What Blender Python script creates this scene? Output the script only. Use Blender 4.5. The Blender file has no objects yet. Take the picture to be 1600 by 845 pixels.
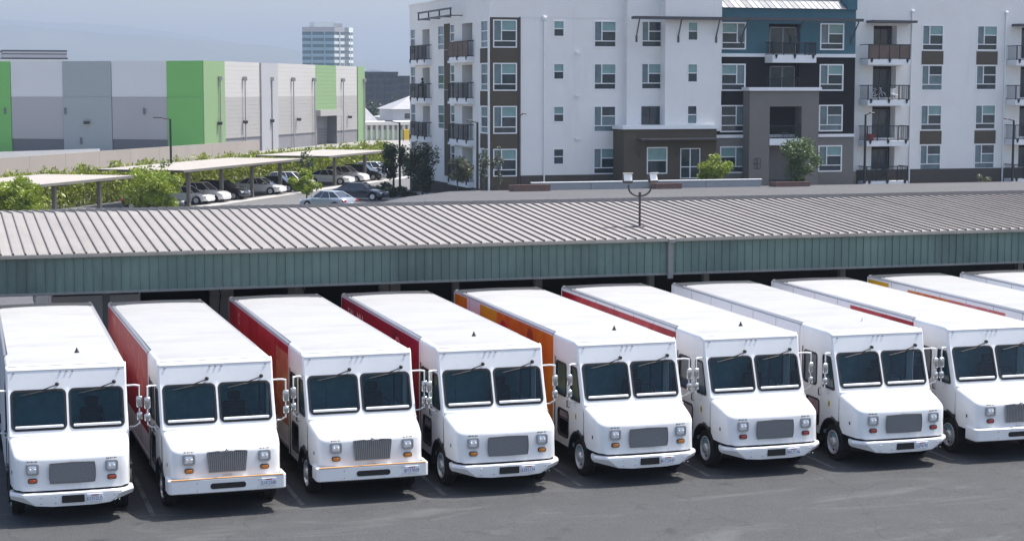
import bpy, bmesh, math, random
from mathutils import Vector, Matrix, Euler
R = math.radians
random.seed(7)
S = bpy.context.scene
COL = S.collection

# ------------------------------------------------------------------ camera, sky, sun, exposure
cd = bpy.data.cameras.new('camera'); cam = bpy.data.objects.new('camera', cd); COL.objects.link(cam)
cam.location = (0, 0, 8.608)
cam.rotation_euler = (R(90 - 5.678), 0, R(-17.553))
cd.sensor_width = 36.0; cd.lens = 2850.3 / 1600 * 36.0
cd.clip_start = .5; cd.clip_end = 40000
S.camera = cam

SUN = Vector((.48, .035, 1.0)).normalized()
SUN_EL = math.asin(SUN.z); SUN_AZ = math.atan2(SUN.x, SUN.y)
w = bpy.data.worlds.new('World'); S.world = w; w.use_nodes = True
nt = w.node_tree; bg = nt.nodes['Background']
sky = nt.nodes.new('ShaderNodeTexSky'); sky.sky_type = 'NISHITA'; sky.sun_disc = False
sky.sun_elevation = SUN_EL; sky.sun_rotation = SUN_AZ
sky.air_density = 1.0; sky.dust_density = 2.6; sky.ozone_density = .6; sky.altitude = 0
nt.links.new(sky.outputs[0], bg.inputs[0]); bg.inputs[1].default_value = .15
sd = bpy.data.lights.new('sun', 'SUN'); sd.energy = 3.9; sd.angle = R(.53); sd.color = (1, .955, .89)
sun = bpy.data.objects.new('sun', sd); COL.objects.link(sun)
sun.rotation_euler = SUN.to_track_quat('Z', 'Y').to_euler(); sun.location = (30, 20, 80)
S.view_settings.view_transform = 'Standard'; S.view_settings.look = 'None'
S.view_settings.exposure = .72; S.view_settings.gamma = 1.0

# ------------------------------------------------------------------ materials
def _new(name):
    m = bpy.data.materials.new(name); m.use_nodes = True
    return m, m.node_tree, m.node_tree.nodes['Principled BSDF']

def M(name, col, rough=.5, metal=0., var=.12, scale=3., bump=0., bscale=None, coord='Object', stain=None, stain_scale=.4,
      streak=None, spec=.5, rnd=0., coat=0.):
    """painted / plain surface with some mottling, wear and relief"""
    m, t, b = _new(name)
    N, L = t.nodes.new, t.links.new
    tc = N('ShaderNodeTexCoord'); geo = N('ShaderNodeNewGeometry')
    src = geo.outputs['Position'] if coord == 'World' else tc.outputs[coord]
    n1 = N('ShaderNodeTexNoise'); n1.inputs['Scale'].default_value = scale; n1.inputs['Detail'].default_value = 6
    n1.inputs['Roughness'].default_value = .65
    L(src, n1.inputs['Vector'])
    mr = N('ShaderNodeMapRange'); mr.inputs[1].default_value = .25; mr.inputs[2].default_value = .75
    mr.inputs[3].default_value = 1 - var; mr.inputs[4].default_value = 1 + var
    L(n1.outputs['Fac'], mr.inputs[0])
    mx = N('ShaderNodeVectorMath'); mx.operation = 'SCALE'; mx.inputs[0].default_value = col[:3]
    L(mr.outputs[0], mx.inputs['Scale'])
    out = mx.outputs[0]
    if rnd:
        oi = N('ShaderNodeObjectInfo'); r2 = N('ShaderNodeMapRange'); r2.inputs[3].default_value = 1 - rnd; r2.inputs[4].default_value = 1 + rnd
        L(oi.outputs['Random'], r2.inputs[0]); m2 = N('ShaderNodeVectorMath'); m2.operation = 'SCALE'
        L(out, m2.inputs[0]); L(r2.outputs[0], m2.inputs['Scale']); out = m2.outputs[0]
    if stain:
        n2 = N('ShaderNodeTexNoise'); n2.inputs['Scale'].default_value = stain_scale; n2.inputs['Detail'].default_value = 8
        n2.inputs['Roughness'].default_value = .7
        if streak:
            mp = N('ShaderNodeMapping'); mp.inputs['Scale'].default_value = streak; L(src, mp.inputs['Vector']); L(mp.outputs[0], n2.inputs['Vector'])
        else: L(src, n2.inputs['Vector'])
        rp = N('ShaderNodeMapRange'); rp.inputs[1].default_value = stain[3]; rp.inputs[2].default_value = stain[3] + .18
        L(n2.outputs['Fac'], rp.inputs[0])
        mm = N('ShaderNodeMath'); mm.operation = 'MULTIPLY'; mm.inputs[1].default_value = stain[4] if len(stain) > 4 else .6
        L(rp.outputs[0], mm.inputs[0])
        mix = N('ShaderNodeMix'); mix.data_type = 'RGBA'; L(mm.outputs[0], mix.inputs[0]); L(out, mix.inputs[6]); mix.inputs[7].default_value = (*stain[:3], 1)
        out = mix.outputs[2]
    L(out, b.inputs['Base Color'])
    b.inputs['Roughness'].default_value = rough; b.inputs['Metallic'].default_value = metal
    b.inputs['Specular IOR Level'].default_value = spec
    if coat: b.inputs['Coat Weight'].default_value = coat; b.inputs['Coat Roughness'].default_value = .08
    if bump:
        n3 = N('ShaderNodeTexNoise'); n3.inputs['Scale'].default_value = bscale or scale * 6; n3.inputs['Detail'].default_value = 5
        L(src, n3.inputs['Vector']); bp = N('ShaderNodeBump'); bp.inputs['Strength'].default_value = bump; bp.inputs['Distance'].default_value = .03
        L(n3.outputs['Fac'], bp.inputs['Height']); L(bp.outputs[0], b.inputs['Normal'])
    return m

def glass_tint(name, tint, rough=.02, ior=1.5):
    m, t, b = _new(name); t.nodes.remove(b)
    N, L = t.nodes.new, t.links.new
    o = t.nodes['Material Output']
    tr = N('ShaderNodeBsdfTransparent'); tr.inputs[0].default_value = (*tint, 1)
    gl = N('ShaderNodeBsdfGlossy'); gl.inputs['Roughness'].default_value = rough; gl.inputs[0].default_value = (.9, .95, 1, 1)
    fr = N('ShaderNodeFresnel'); fr.inputs[0].default_value = ior
    mx = N('ShaderNodeMixShader'); L(fr.outputs[0], mx.inputs[0]); L(tr.outputs[0], mx.inputs[1]); L(gl.outputs[0], mx.inputs[2])
    L(mx.outputs[0], o.inputs[0]); return m

def leafmat(name, c1, c2, trans=.35):
    m, t, b = _new(name); N, L = t.nodes.new, t.links.new; t.nodes.remove(b); o = t.nodes['Material Output']
    g = N('ShaderNodeNewGeometry'); tc = N('ShaderNodeTexCoord')
    mix = N('ShaderNodeMix'); mix.data_type = 'RGBA'; mix.inputs[6].default_value = (*c1, 1); mix.inputs[7].default_value = (*c2, 1)
    n = N('ShaderNodeTexNoise'); n.inputs['Scale'].default_value = 1.3; L(tc.outputs['Object'], n.inputs['Vector'])
    ad = N('ShaderNodeMath'); ad.operation = 'MULTIPLY_ADD'; ad.inputs[1].default_value = .55; L(g.outputs['Random Per Island'], ad.inputs[0])
    sb = N('ShaderNodeMath'); sb.operation = 'MULTIPLY_ADD'; sb.inputs[1].default_value = 1.4; sb.inputs[2].default_value = -.45; L(n.outputs['Fac'], sb.inputs[0])
    L(sb.outputs[0], ad.inputs[2]); ad.use_clamp = True; L(ad.outputs[0], mix.inputs[0])
    d = N('ShaderNodeBsdfDiffuse'); tl = N('ShaderNodeBsdfTranslucent'); L(mix.outputs[2], d.inputs[0]); L(mix.outputs[2], tl.inputs[0])
    ms = N('ShaderNodeMixShader'); ms.inputs[0].default_value = trans; L(d.outputs[0], ms.inputs[1]); L(tl.outputs[0], ms.inputs[2])
    gs = N('ShaderNodeBsdfGlossy'); gs.inputs['Roughness'].default_value = .45
    m3 = N('ShaderNodeMixShader'); m3.inputs[0].default_value = .05; L(ms.outputs[0], m3.inputs[1]); L(gs.outputs[0], m3.inputs[2])
    L(m3.outputs[0], o.inputs[0]); return m

def asphalt(name, base, patch, patch_at=.55, scale=.25):
    m, t, b = _new(name); N, L = t.nodes.new, t.links.new
    g = N('ShaderNodeNewGeometry'); P = g.outputs['Position']
    def noise(s, det=8, rough=.65, dist=0, vec=None):
        n = N('ShaderNodeTexNoise'); n.inputs['Scale'].default_value = s; n.inputs['Detail'].default_value = det
        n.inputs['Roughness'].default_value = rough; n.inputs['Distortion'].default_value = dist; L(vec or P, n.inputs['Vector']); return n.outputs['Fac']
    def mr(x, a, c, lo, hi):
        k = N('ShaderNodeMapRange'); k.inputs[1].default_value = a; k.inputs[2].default_value = c; k.inputs[3].default_value = lo; k.inputs[4].default_value = hi
        L(x, k.inputs[0]); return k.outputs[0]
    def mix(f, a, c):
        k = N('ShaderNodeMix'); k.data_type = 'RGBA'; L(f, k.inputs[0])
        for s_, i in ((a, 6), (c, 7)):
            if isinstance(s_, tuple): k.inputs[i].default_value = (*s_, 1)
            else: L(s_, k.inputs[i])
        return k.outputs[2]
    dark = tuple(x * .86 for x in base)
    c = mix(mr(noise(1.1), .35, .65, 0, 1), base, dark)
    mp = N('ShaderNodeMapping'); mp.inputs['Scale'].default_value = (.35, 1.3, 1); mp.inputs['Rotation'].default_value = (0, 0, R(8)); L(P, mp.inputs[0])
    c = mix(mr(noise(scale * 1.6, 9, .7, 1.2, mp.outputs[0]), patch_at, patch_at + .14, 0, .75), c, patch)
    fine = noise(26, 4)
    c = mix(mr(fine, .45, .70, 0, .5), c, tuple(x * 1.9 for x in base))
    v = N('ShaderNodeTexVoronoi'); v.feature = 'DISTANCE_TO_EDGE'; v.inputs['Scale'].default_value = .33
    nv = N('ShaderNodeTexNoise'); nv.inputs['Scale'].default_value = .9; nv.inputs['Detail'].default_value = 6; L(P, nv.inputs['Vector'])
    va = N('ShaderNodeVectorMath'); va.operation = 'MULTIPLY_ADD'; va.inputs[1].default_value = (1.6, 1.6, 0); L(nv.outputs['Color'], va.inputs[0]); L(P, va.inputs[2])
    L(va.outputs[0], v.inputs['Vector'])
    c = mix(mr(v.outputs['Distance'], 0, .010, .35, 0), c, tuple(x * .4 for x in base))
    # oil drips
    c = mix(mr(noise(.9, 5, .55), .63, .72, 0, .6), c, tuple(x * .45 for x in base))
    L(c, b.inputs['Base Color']); b.inputs['Roughness'].default_value = .85; b.inputs['Specular IOR Level'].default_value = .3
    bp = N('ShaderNodeBump'); bp.inputs['Strength'].default_value = .35; bp.inputs['Distance'].default_value = .01; L(fine, bp.inputs['Height']); L(bp.outputs[0], b.inputs['Normal'])
    return m

def wrapmat(name, c1, c2, c3, scale=.8, at=.5):
    """printed vehicle wrap: flat print of blurred food-picture patches"""
    m, t, b = _new(name); N, L = t.nodes.new, t.links.new
    tc = N('ShaderNodeTexCoord'); n = N('ShaderNodeTexNoise'); n.inputs['Scale'].default_value = scale; n.inputs['Detail'].default_value = 3
    n.inputs['Distortion'].default_value = 1.5; L(tc.outputs['Object'], n.inputs['Vector'])
    cr = N('ShaderNodeValToRGB'); e = cr.color_ramp.elements
    e[0].position = at - .08; e[0].color = (*c1, 1); e[1].position = at + .12; e[1].color = (*c3, 1)
    k = e.new(at); k.color = (*c2, 1)
    L(n.outputs['Fac'], cr.inputs[0]); L(cr.outputs[0], b.inputs['Base Color']); b.inputs['Roughness'].default_value = .45; b.inputs['Specular IOR Level'].default_value = .2
    return m

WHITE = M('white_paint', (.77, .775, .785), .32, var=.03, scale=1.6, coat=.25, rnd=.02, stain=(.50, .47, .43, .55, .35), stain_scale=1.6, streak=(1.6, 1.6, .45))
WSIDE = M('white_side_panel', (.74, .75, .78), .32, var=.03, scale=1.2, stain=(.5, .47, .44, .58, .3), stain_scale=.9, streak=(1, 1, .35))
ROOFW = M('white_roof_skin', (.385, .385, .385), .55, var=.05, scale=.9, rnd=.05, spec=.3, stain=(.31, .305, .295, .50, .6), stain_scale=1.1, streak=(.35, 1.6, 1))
ROOFEND = M('dark_grey_roof_end', (.05, .053, .061), .5, .0, var=.1, scale=2)  # even dark grey for the last stretch of the van roof
ALUL = M('light_aluminium', (.36, .36, .38), .4, .3, var=.08, scale=3)
BLACK = M('black_rubber', (.008, .008, .009), .6, var=.2, scale=8)
DARKP = M('black_plastic', (.02, .02, .022), .45, var=.15, scale=6)
CHASSIS = M('dark_chassis', (.007, .007, .007), .8, var=.3, scale=4)
TYRE = M('tyre_rubber', (.009, .009, .009), .9, var=.25, scale=9)
RIM = M('silver_rim', (.70, .70, .71), .35, .35, var=.12, scale=9)
CHROME = M('chrome', (.60, .61, .63), .18, 1., var=.2, scale=9)
LAMP = M('headlamp_lens', (.86, .88, .90), .08, .3, var=.25, scale=22, spec=.9)
AMBER = M('amber_lens', (.50, .17, .02), .2, var=.15, scale=20, coat=.4)
ORANGE = M('orange_red_lens', (.45, .07, .02), .2, var=.15, scale=20, coat=.4)
RED = M('red_lens', (.32, .025, .03), .2, var=.15, scale=20, coat=.4)
GRILLE = M('grey_grille_mesh', (.26, .265, .28), .5, .2, var=.2, scale=30)
GRILLEB = M('grille_bars', (.36, .36, .37), .35, .5, var=.15, scale=12)
CABIN = M('cabin_grey', (.15, .29, .35), .8, var=.2, scale=4)
CABINL = M('cabin_light', (.42, .44, .44), .7, var=.12, scale=4)
SEAT = M('black_seat', (.02, .02, .022), .75, var=.2, scale=6)
WSGLASS = glass_tint('tinted_windscreen', (.58, .76, .82), ior=1.36)
SDGLASS = glass_tint('side_window_glass', (.86, .90, .90))
PLATE = M('plate_white', (.72, .74, .80), .35, var=.1, scale=20)
PLATEINK = M('plate_ink', (.05, .08, .22), .5)
ORLINE = M('orange_strip', (.82, .42, .12), .4, var=.1)
STICK = M('yellow_sticker', (.62, .5, .08), .5, var=.4, scale=30)

# ------------------------------------------------------------------ mesh builder
class MB:
    def __init__(s): s.v = []; s.f = []; s.mi = []
    def add(s, vs, fs, m=0):
        o = len(s.v); s.v += [tuple(x) for x in vs]; s.f += [tuple(i + o for i in f) for f in fs]; s.mi += [m] * len(fs); return s
    def quad(s, a, b, c, d, m=0): return s.add([a, b, c, d], [(0, 1, 2, 3)], m)
    def poly(s, pts, m=0): return s.add(pts, [tuple(range(len(pts)))], m)
    def box(s, x0, x1, y0, y1, z0, z1, m=0):
        v = [(x, y, z) for z in (z0, z1) for y in (y0, y1) for x in (x0, x1)]
        return s.add(v, [(0, 2, 3, 1), (4, 5, 7, 6), (0, 1, 5, 4), (1, 3, 7, 5), (3, 2, 6, 7), (2, 0, 4, 6)], m)
    def rbox(s, x0, x1, y0, y1, z0, z1, r=.02, seg=2, m=0):
        bm = bmesh.new(); bmesh.ops.create_cube(bm, size=1)
        for v in bm.verts: v.co = ((x0 + x1) / 2 + v.co.x * (x1 - x0), (y0 + y1) / 2 + v.co.y * (y1 - y0), (z0 + z1) / 2 + v.co.z * (z1 - z0))
        bmesh.ops.bevel(bm, geom=list(bm.edges), offset=r, segments=seg, affect='EDGES', profile=.5)
        bm.verts.ensure_lookup_table(); s.add([v.co[:] for v in bm.verts], [[v.index for v in f.verts] for f in bm.faces], m); bm.free(); return s
    def loft(s, rings, closed=True, cap0=False, cap1=False, m=0):
        n = len(rings[0]); vs = [p for r_ in rings for p in r_]; fs = []
        for k in range(len(rings) - 1):
            for i in range(n if closed else n - 1):
                j = (i + 1) % n; fs.append((k * n + i, k * n + j, (k + 1) * n + j, (k + 1) * n + i))
        if cap0: fs.append(tuple(reversed(range(n))))
        if cap1: fs.append(tuple(range((len(rings) - 1) * n, len(rings) * n)))
        return s.add(vs, fs, m)
    def tube(s, pts, r, n=6, m=0):
        pts = [Vector(p) for p in pts]; rings = []
        for i, p in enumerate(pts):
            d = (pts[min(i + 1, len(pts) - 1)] - pts[max(i - 1, 0)]).normalized()
            a = d.orthogonal().normalized() if abs(d.z) > .95 else d.cross(Vector((0, 0, 1))).normalized()
            b = d.cross(a); rr_ = r[i] if isinstance(r, (list, tuple)) else r
            rings.append([p + a * math.cos(t * 2 * math.pi / n) * rr_ + b * math.sin(t * 2 * math.pi / n) * rr_ for t in range(n)])
        return s.loft(rings, True, True, True, m)
    def lathe_x(s, prof, cx, cy, cz, n=24, m=0, cap=False):
        """profile of (x, radius) about the X axis through (cy, cz)"""
        rings = [[(cx + px, cy + math.cos(2 * math.pi * i / n) * pr, cz + math.sin(2 * math.pi * i / n) * pr) for i in range(n)] for px, pr in prof]
        return s.loft(rings, True, cap, cap, m)
    def sphere(s, c, r, n=8, k=5, m=0, sz=1):
        rings = [[(c[0] + r * math.sin(math.pi * a / k) * math.cos(2 * math.pi * i / n), c[1] + r * math.sin(math.pi * a / k) * math.sin(2 * math.pi * i / n), c[2] + sz * r * math.cos(math.pi * a / k)) for i in range(n)] for a in range(k + 1)]
        return s.loft(rings, m=m)
    def mesh(s, name, mats, smooth=35):
        me = bpy.data.meshes.new(name); me.from_pydata(s.v, [], s.f)
        for m in (mats if isinstance(mats, (list, tuple)) else [mats]): me.materials.append(m)
        me.polygons.foreach_set('material_index', s.mi)
        bm = bmesh.new(); bm.from_mesh(me); bmesh.ops.remove_doubles(bm, verts=bm.verts, dist=1e-5)
        bmesh.ops.recalc_face_normals(bm, faces=bm.faces); bm.to_mesh(me); bm.free()
        if smooth:
            me.polygons.foreach_set('use_smooth', [True] * len(me.polygons)); me.set_sharp_from_angle(angle=R(smooth))
        return me
    def raw(s, name, mat):
        me = bpy.data.meshes.new(name); me.from_pydata(s.v, [], s.f); me.materials.append(mat); return me

def obj(name, me, parent=None, loc=None, kind=None, label=None, cat=None, group=None, rot=None, mw=None):
    o = bpy.data.objects.new(name, me); COL.objects.link(o)
    if parent: o.parent = parent
    if loc: o.location = loc
    if rot: o.rotation_euler = rot
    for k, v in (('kind', kind), ('label', label), ('category', cat), ('group', group)):
        if v: o[k] = v
    return o
def thing(name, label, cat, loc=(0, 0, 0), rot=(0, 0, 0), group=None):
    return obj(name, None, None, loc, None, label, cat, group, rot)
CACHE = {}
def part(name, key, fn, mats, parent, smooth=35, loc=None, kind=None, label=None, rot=None):
    if key not in CACHE: CACHE[key] = fn().mesh(name, mats, smooth)
    return obj(name, CACHE[key], parent, loc, kind, label, rot=rot)
def rr(u0, u1, v0, v1, r, k=5):
    pts = []
    for cu, cv, a0 in ((u1 - r, v1 - r, 0), (u0 + r, v1 - r, 90), (u0 + r, v0 + r, 180), (u1 - r, v0 + r, 270)):
        for i in range(k + 1):
            a = R(a0 + 90 * i / k); pts.append((cu + r * math.cos(a), cv + r * math.sin(a)))
    return pts
def ring_panel(mb, outer, inner, fmap, m=0):
    mb.loft([[fmap(*p) for p in outer], [fmap(*p) for p in inner]], True, m=m)

# ------------------------------------------------------------------ ground
SLOPE = math.tan(R(.9431))
def smooth(a, b, x):
    t = min(1, max(0, (x - a) / (b - a))); return t * t * (3 - 2 * t)
def gz(x, y):
    if y <= 64: return (max(y, -60) - 38) * SLOPE
    base = .43 + .75 * smooth(64, 122, y) - .6 * smooth(127, 137, y)
    t = .87 * x - .5 * y
    lot = smooth(-33, -43, t)
    return base * (1 - lot) - .65 * lot
GX = [-9000, -4000, -1500, -600, -300, -150] + list(range(-80, 161, 4)) + [220, 320, 500, 900, 1800, 4000, 9000]
GY = [-400, -150, -60, -30] + list(range(-12, 241, 3)) + [280, 360, 500, 800, 1500, 3000, 6000, 9500]
def sheet(name, x0, x1, y0, y1, off, mat, label=None):
    xs = [x for x in GX if x0 <= x <= x1]; ys = [y for y in GY if y0 <= y <= y1]
    mb = MB(); n = len(xs)
    mb.add([(x, y, gz(x, y) + off) for y in ys for x in xs], [(j * n + i, j * n + i + 1, (j + 1) * n + i + 1, (j + 1) * n + i) for j in range(len(ys) - 1) for i in range(n - 1)])
    return obj(name, mb.mesh(name, mat, 60), kind='structure', label=label)
sheet('ground', -9000, 9000, -400, 9500, 0, M('light_concrete_ground', (.30, .288, .272), .9, var=.18, scale=.05, coord='World', stain=(.25, .24, .22, .5, .5), stain_scale=.02))
sheet('yard', -80, 120, -30, 48, .006, asphalt('yard_asphalt', (.063, .065, .068), (.115, .116, .118), .54, .34))
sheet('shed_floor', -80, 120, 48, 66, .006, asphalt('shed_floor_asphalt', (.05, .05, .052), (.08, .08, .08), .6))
sheet('road', -80, 160, 66, 138, .006, asphalt('road_asphalt', (.105, .105, .11), (.145, .143, .143), .55, .15))

HAZE = True
if HAZE:
    hm = bpy.data.materials.new('haze_air'); hm.use_nodes = True; ht = hm.node_tree; ht.nodes.clear()
    pv = ht.nodes.new('ShaderNodeVolumePrincipled'); ho = ht.nodes.new('ShaderNodeOutputMaterial')
    pv.inputs['Color'].default_value = (.51, .60, .745, 1); pv.inputs['Density'].default_value = .00025; pv.inputs['Anisotropy'].default_value = .2
    ht.links.new(pv.outputs[0], ho.inputs['Volume'])
    mb = MB(); mb.box(-9800, 9800, -500, 9900, -3.5, 300)
    hz = obj('haze', mb.mesh('haze', hm, 0), kind='stuff', label='thin pale summer haze over the city')
# ------------------------------------------------------------------ step vans
YF = [(1.50, -.46), (1.60, -.43), (1.73, -.38), (2.50, -.09), (2.90, -.01), (2.95, .02), (2.985, .09)]
def yf(z):
    if z <= YF[0][0]: return YF[0][1]
    for (z0, a), (z1, b) in zip(YF, YF[1:]):
        if z <= z1: return a + (b - a) * (z - z0) / (z1 - z0)
    return YF[-1][1]
BW, BL, BH = 1.2, 9.78, 3.0
CY = 1.58            # rear of the cab
AX, WR = -.13, .425  # front axle
def front_map(x, z): return (x, yf(z), z)
def m_front():
    mb = MB(); zs = [2.55, 2.7, 2.82, 2.90, 2.935, 2.965, 2.985]
    X = [-1.2, -1.165, -.6, 0, .6, 1.165, 1.2]
    def row(z): return [(x, yf(z) + (.035 if abs(x) > 1.19 else 0), z) for x in X]
    mb.loft([row(z) for z in zs], False)
    for a, b in ((-1.165, 0), (0, 1.165)):
        h = (-1.115, -.035) if a < 0 else (.035, 1.115)
        outer = [(min(max(u, a), b), v) for u, v in rr(a, b, 1.58, 2.55, .001)]
        ring_panel(mb, outer, rr(h[0], h[1], 1.735, 2.505, .1), front_map)
    for s in (-1, 1):
        mb.loft([[(s * 1.165, yf(z), z), (s * 1.2, yf(z) + .035, z)] for z in (1.5, 1.6, 1.73, 1.9, 2.1, 2.3, 2.5, 2.55)], False)
    mb.quad((-1.165, yf(1.58), 1.58), (1.165, yf(1.58), 1.58), (1.165, yf(1.5), 1.5), (-1.165, yf(1.5), 1.5))
    return mb
def m_gasket(s):
    def f():
        a, b = ((-1.115, -.035) if s < 0 else (.035, 1.115)); mb = MB()
        o = rr(a - .012, b + .012, 1.723, 2.517, .11); i = rr(a + .028, b - .028, 1.765, 2.475, .08)
        F = lambda p, d: (p[0], yf(p[1]) - d, p[1])
        return mb.loft([[F(p, -.01) for p in o], [F(p, .012) for p in o], [F(p, .012) for p in i], [F(p, -.03) for p in i]])
    return f
def m_wsglass(s):
    def f():
        a, b = ((-1.115, -.035) if s < 0 else (.035, 1.115))
        return MB().poly([(u, yf(v) + .012, v) for u, v in rr(a, b, 1.735, 2.505, .09)])
    return f
def m_roof_cab():
    mb = MB(); A = [(-1.2, 2.9), (-1.19, 2.945), (-1.165, 2.975), (-1.12, 2.993), (-.6, 3.004), (0, 3.008), (.6, 3.004), (1.12, 2.993), (1.165, 2.975), (1.19, 2.945), (1.2, 2.9)]
    ring = lambda y, dz, AA=A: [(x, y, min(z, 2.985 + (z - 2.985) * dz) if z > 2.985 else z) for x, z in AA]
    mb.loft([ring(.06, 0), ring(.10, .6), ring(.16, 1), ring(.20, 1)], False)
    for AA in (A[:4], A[-4:]): mb.loft([ring(.20, 1, AA), ring(CY, 1, AA)], False)
    return mb
def m_roof():
    mb = MB(); rows = []
    ny = 72
    for j in range(ny + 1):
        y = .2 + (9.05 - .2) * j / ny; e = min(1, (ny - j) / 1.5)
        bow = .009 * math.cos((y - CY) * 2 * math.pi / .62) * (.6 + .4 * math.sin(y * 2.7)) * min(1, (y - .2) * 2)
        rows.append([(x * (1 - .07 * (1 - e)), y, 2.992 + .018 * (1 - (x / 1.12) ** 2) + bow * (1 - (x / 1.12) ** 4)) for x in (-1.12, -1.08, -.8, -.4, 0, .4, .8, 1.08, 1.12)])
    return mb.loft(rows, False)
def m_rail():
    mb = MB(); A = [(-1.203, 2.935), (-1.195, 2.96), (-1.17, 2.982), (-1.115, 2.993)]
    for s in (1, -1):
        mb.loft([[(s * x, y, z) for x, z in A] for y in (CY + .01, BL - .12, BL - .04)], False)
        mb.loft([[(s * -1.115, y, 2.993) for y in (CY + .01, 9.0)], [(s * -1.10, y, 2.984) for y in (CY + .01, 9.0)]], False)
    return mb
def m_endcap():
    mb = MB(); A = [(-1.2, 2.90), (-1.195, 2.955), (-1.17, 2.984), (-1.115, 2.995), (0, 3.012), (1.115, 2.995), (1.17, 2.984), (1.195, 2.955), (1.2, 2.90)]
    r = lambda y, k, dz: [(x * k, y, z - dz) for x, z in A]
    mb.loft([r(9.02, 1, -.001), r(BL - .14, 1, 0), r(BL - .05, .99, .012), r(BL, .965, .06)], False)
    mb.loft([r(BL, .965, .06), [(x * .965, BL, 2.7) for x, z in A]], False)
    return mb
def m_side(s):
    def f():
        mb = MB(); x = s * BW
        ys = [CY + .01, 3.2, 4.8, 6.3]; ys = [CY + .01 + (BL - CY - .01) * i / 14 for i in range(15)]
        mb.loft([[(x, y, z) for y in ys] for z in (.62, 1.2, 1.9, 2.5, 2.937)], False)
        mb.quad((x, BL, .62), (x, BL, 2.937), (x * .965, BL + .012, 2.9), (x * .965, BL + .012, .62))
        return mb
    return f
def m_rear():
    mb = MB(); mb.box(-1.16, 1.16, BL - .02, BL + .01, .6, 2.72); return mb
def m_floor():
    mb = MB(); mb.box(-1.15, 1.15, 1.0, BL - .02, .52, .64); mb.box(-.9, .9, -.9, .95, .34, .56); mb.box(-.5, .5, .4, BL - .1, .42, .54)
    mb.box(-1.1, 1.1, -.95, -.86, .38, .62); mb.box(-.2, .2, 1.5, 6.5, .28, .44); return mb
def m_rub(): 
    mb = MB()
    for s in (-1, 1): mb.rbox(s * 1.212 - .014, s * 1.212 + .014, CY + .02, BL, .6, .68, .008, 1)
    return mb
def m_cabside(s):
    def f():
        mb = MB(); x = s * BW
        # band over the windows
        zs = [2.46, 2.7, 2.9]
        mb.loft([[(x, yf(z) + .035 if i == 0 else y, z) for i, y in enumerate((0, .42, 1.0, CY + .01))] for z in zs], False)
        # quarter window surround (u 0..1 -> front edge .. .42)
        def W(u, v): y0 = yf(v) + .035; return (x, y0 + (.42 - y0) * u, v)
        ring_panel(mb, [(min(1, max(0, u)), v) for u, v in rr(0, 1, 1.6, 2.46, .001)], rr(.16, .93, 1.67, 2.40, .07), W)
        # rear post
        mb.quad((x, 1.48, .5), (x, CY + .01, .5), (x, CY + .01, 2.46), (x, 1.48, 2.46))
        # lower panel with the wheel arch
        ys = [-.46, -.35, -.2, -.05, .1, .25, .36, .42]
        def zb(y): d = .56 ** 2 - (y - AX) ** 2; return WR + math.sqrt(d) if d > 0 else .5
        mb.loft([[(x, y, zb(y)) for y in ys], [(x, y, 1.2) for y in ys], [(x, y, 1.6) for y in ys]], False)
        mb.quad((x, .40, .5), (x, .42, .5), (x, .42, .62), (x, .40, .62))
        return mb
    return f
def m_qglass(s):
    def f():
        def W(u, v): y0 = yf(v) + .035; return (s * (BW - .012), y0 + (.42 - y0) * u, v)
        return MB().poly([W(u, v) for u, v in rr(.16, .93, 1.67, 2.40, .07)])
    return f
def m_qgasket(s):
    def f():
        def W(p, d): y0 = yf(p[1]) + .035; return (s * (BW + d), y0 + (.42 - y0) * p[0], p[1])
        o = rr(.13, .96, 1.65, 2.42, .09); i = rr(.20, .89, 1.695, 2.375, .06)
        return MB().loft([[W(p, -.01) for p in o], [W(p, .01) for p in o], [W(p, .01) for p in i], [W(p, -.02) for p in i]])
    return f
DY0, DY1, DX = .43, 1.475, BW - .018
def m_door(s):
    def f():
        mb = MB(); x = s * DX; F = lambda u, v: (x, u, v)
        ring_panel(mb, rr(DY0, DY1, 1.45, 2.455, .001), rr(.72, 1.40, 1.63, 2.37, .08), F)
        ring_panel(mb, rr(DY0, DY1, .5, 1.45, .001), rr(.56, 1.26, .70, 1.30, .09), F)
        mb.box(x - .02, x + .02, DY0, DY0 + .02, .5, 2.45)
        return mb
    return f
def m_dglass(s, lo):
    def f():
        p = rr(.56, 1.26, .70, 1.30, .09) if lo else rr(.72, 1.40, 1.63, 2.37, .08)
        return MB().poly([(s * (DX - .01), u, v) for u, v in p])
    return f
def m_dgasket(s):
    def f():
        mb = MB()
        for o, i in ((rr(.70, 1.42, 1.61, 2.39, .1), rr(.75, 1.37, 1.66, 2.34, .06)), (rr(.54, 1.28, .68, 1.32, .11), rr(.585, 1.235, .725, 1.275, .07))):
            F = lambda p, d: (s * (DX + d), p[0], p[1])
            mb.loft([[F(p, -.01) for p in o], [F(p, .012) for p in o], [F(p, .012) for p in i], [F(p, -.015) for p in i]])
        mb.box(*sorted((s * (DX - .005), s * (DX + .004))), 1.462, 1.482, .5, 2.45)
        mb.box(*sorted((s * (DX - .005), s * (DX + .004))), DY0 - .012, DY0 + .004, .5, 2.45)
        return mb
    return f
def m_handle(s):
    def f():
        mb = MB(); mb.tube([(s * DX, .52, 1.42), (s * (DX + .05), .52, 1.44), (s * (DX + .05), .52, 1.58), (s * DX, .52, 1.6)], .014); return mb
    return f
HZ = lambda y: 1.635 + (y + .42) * .285     # top of the hood
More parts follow.
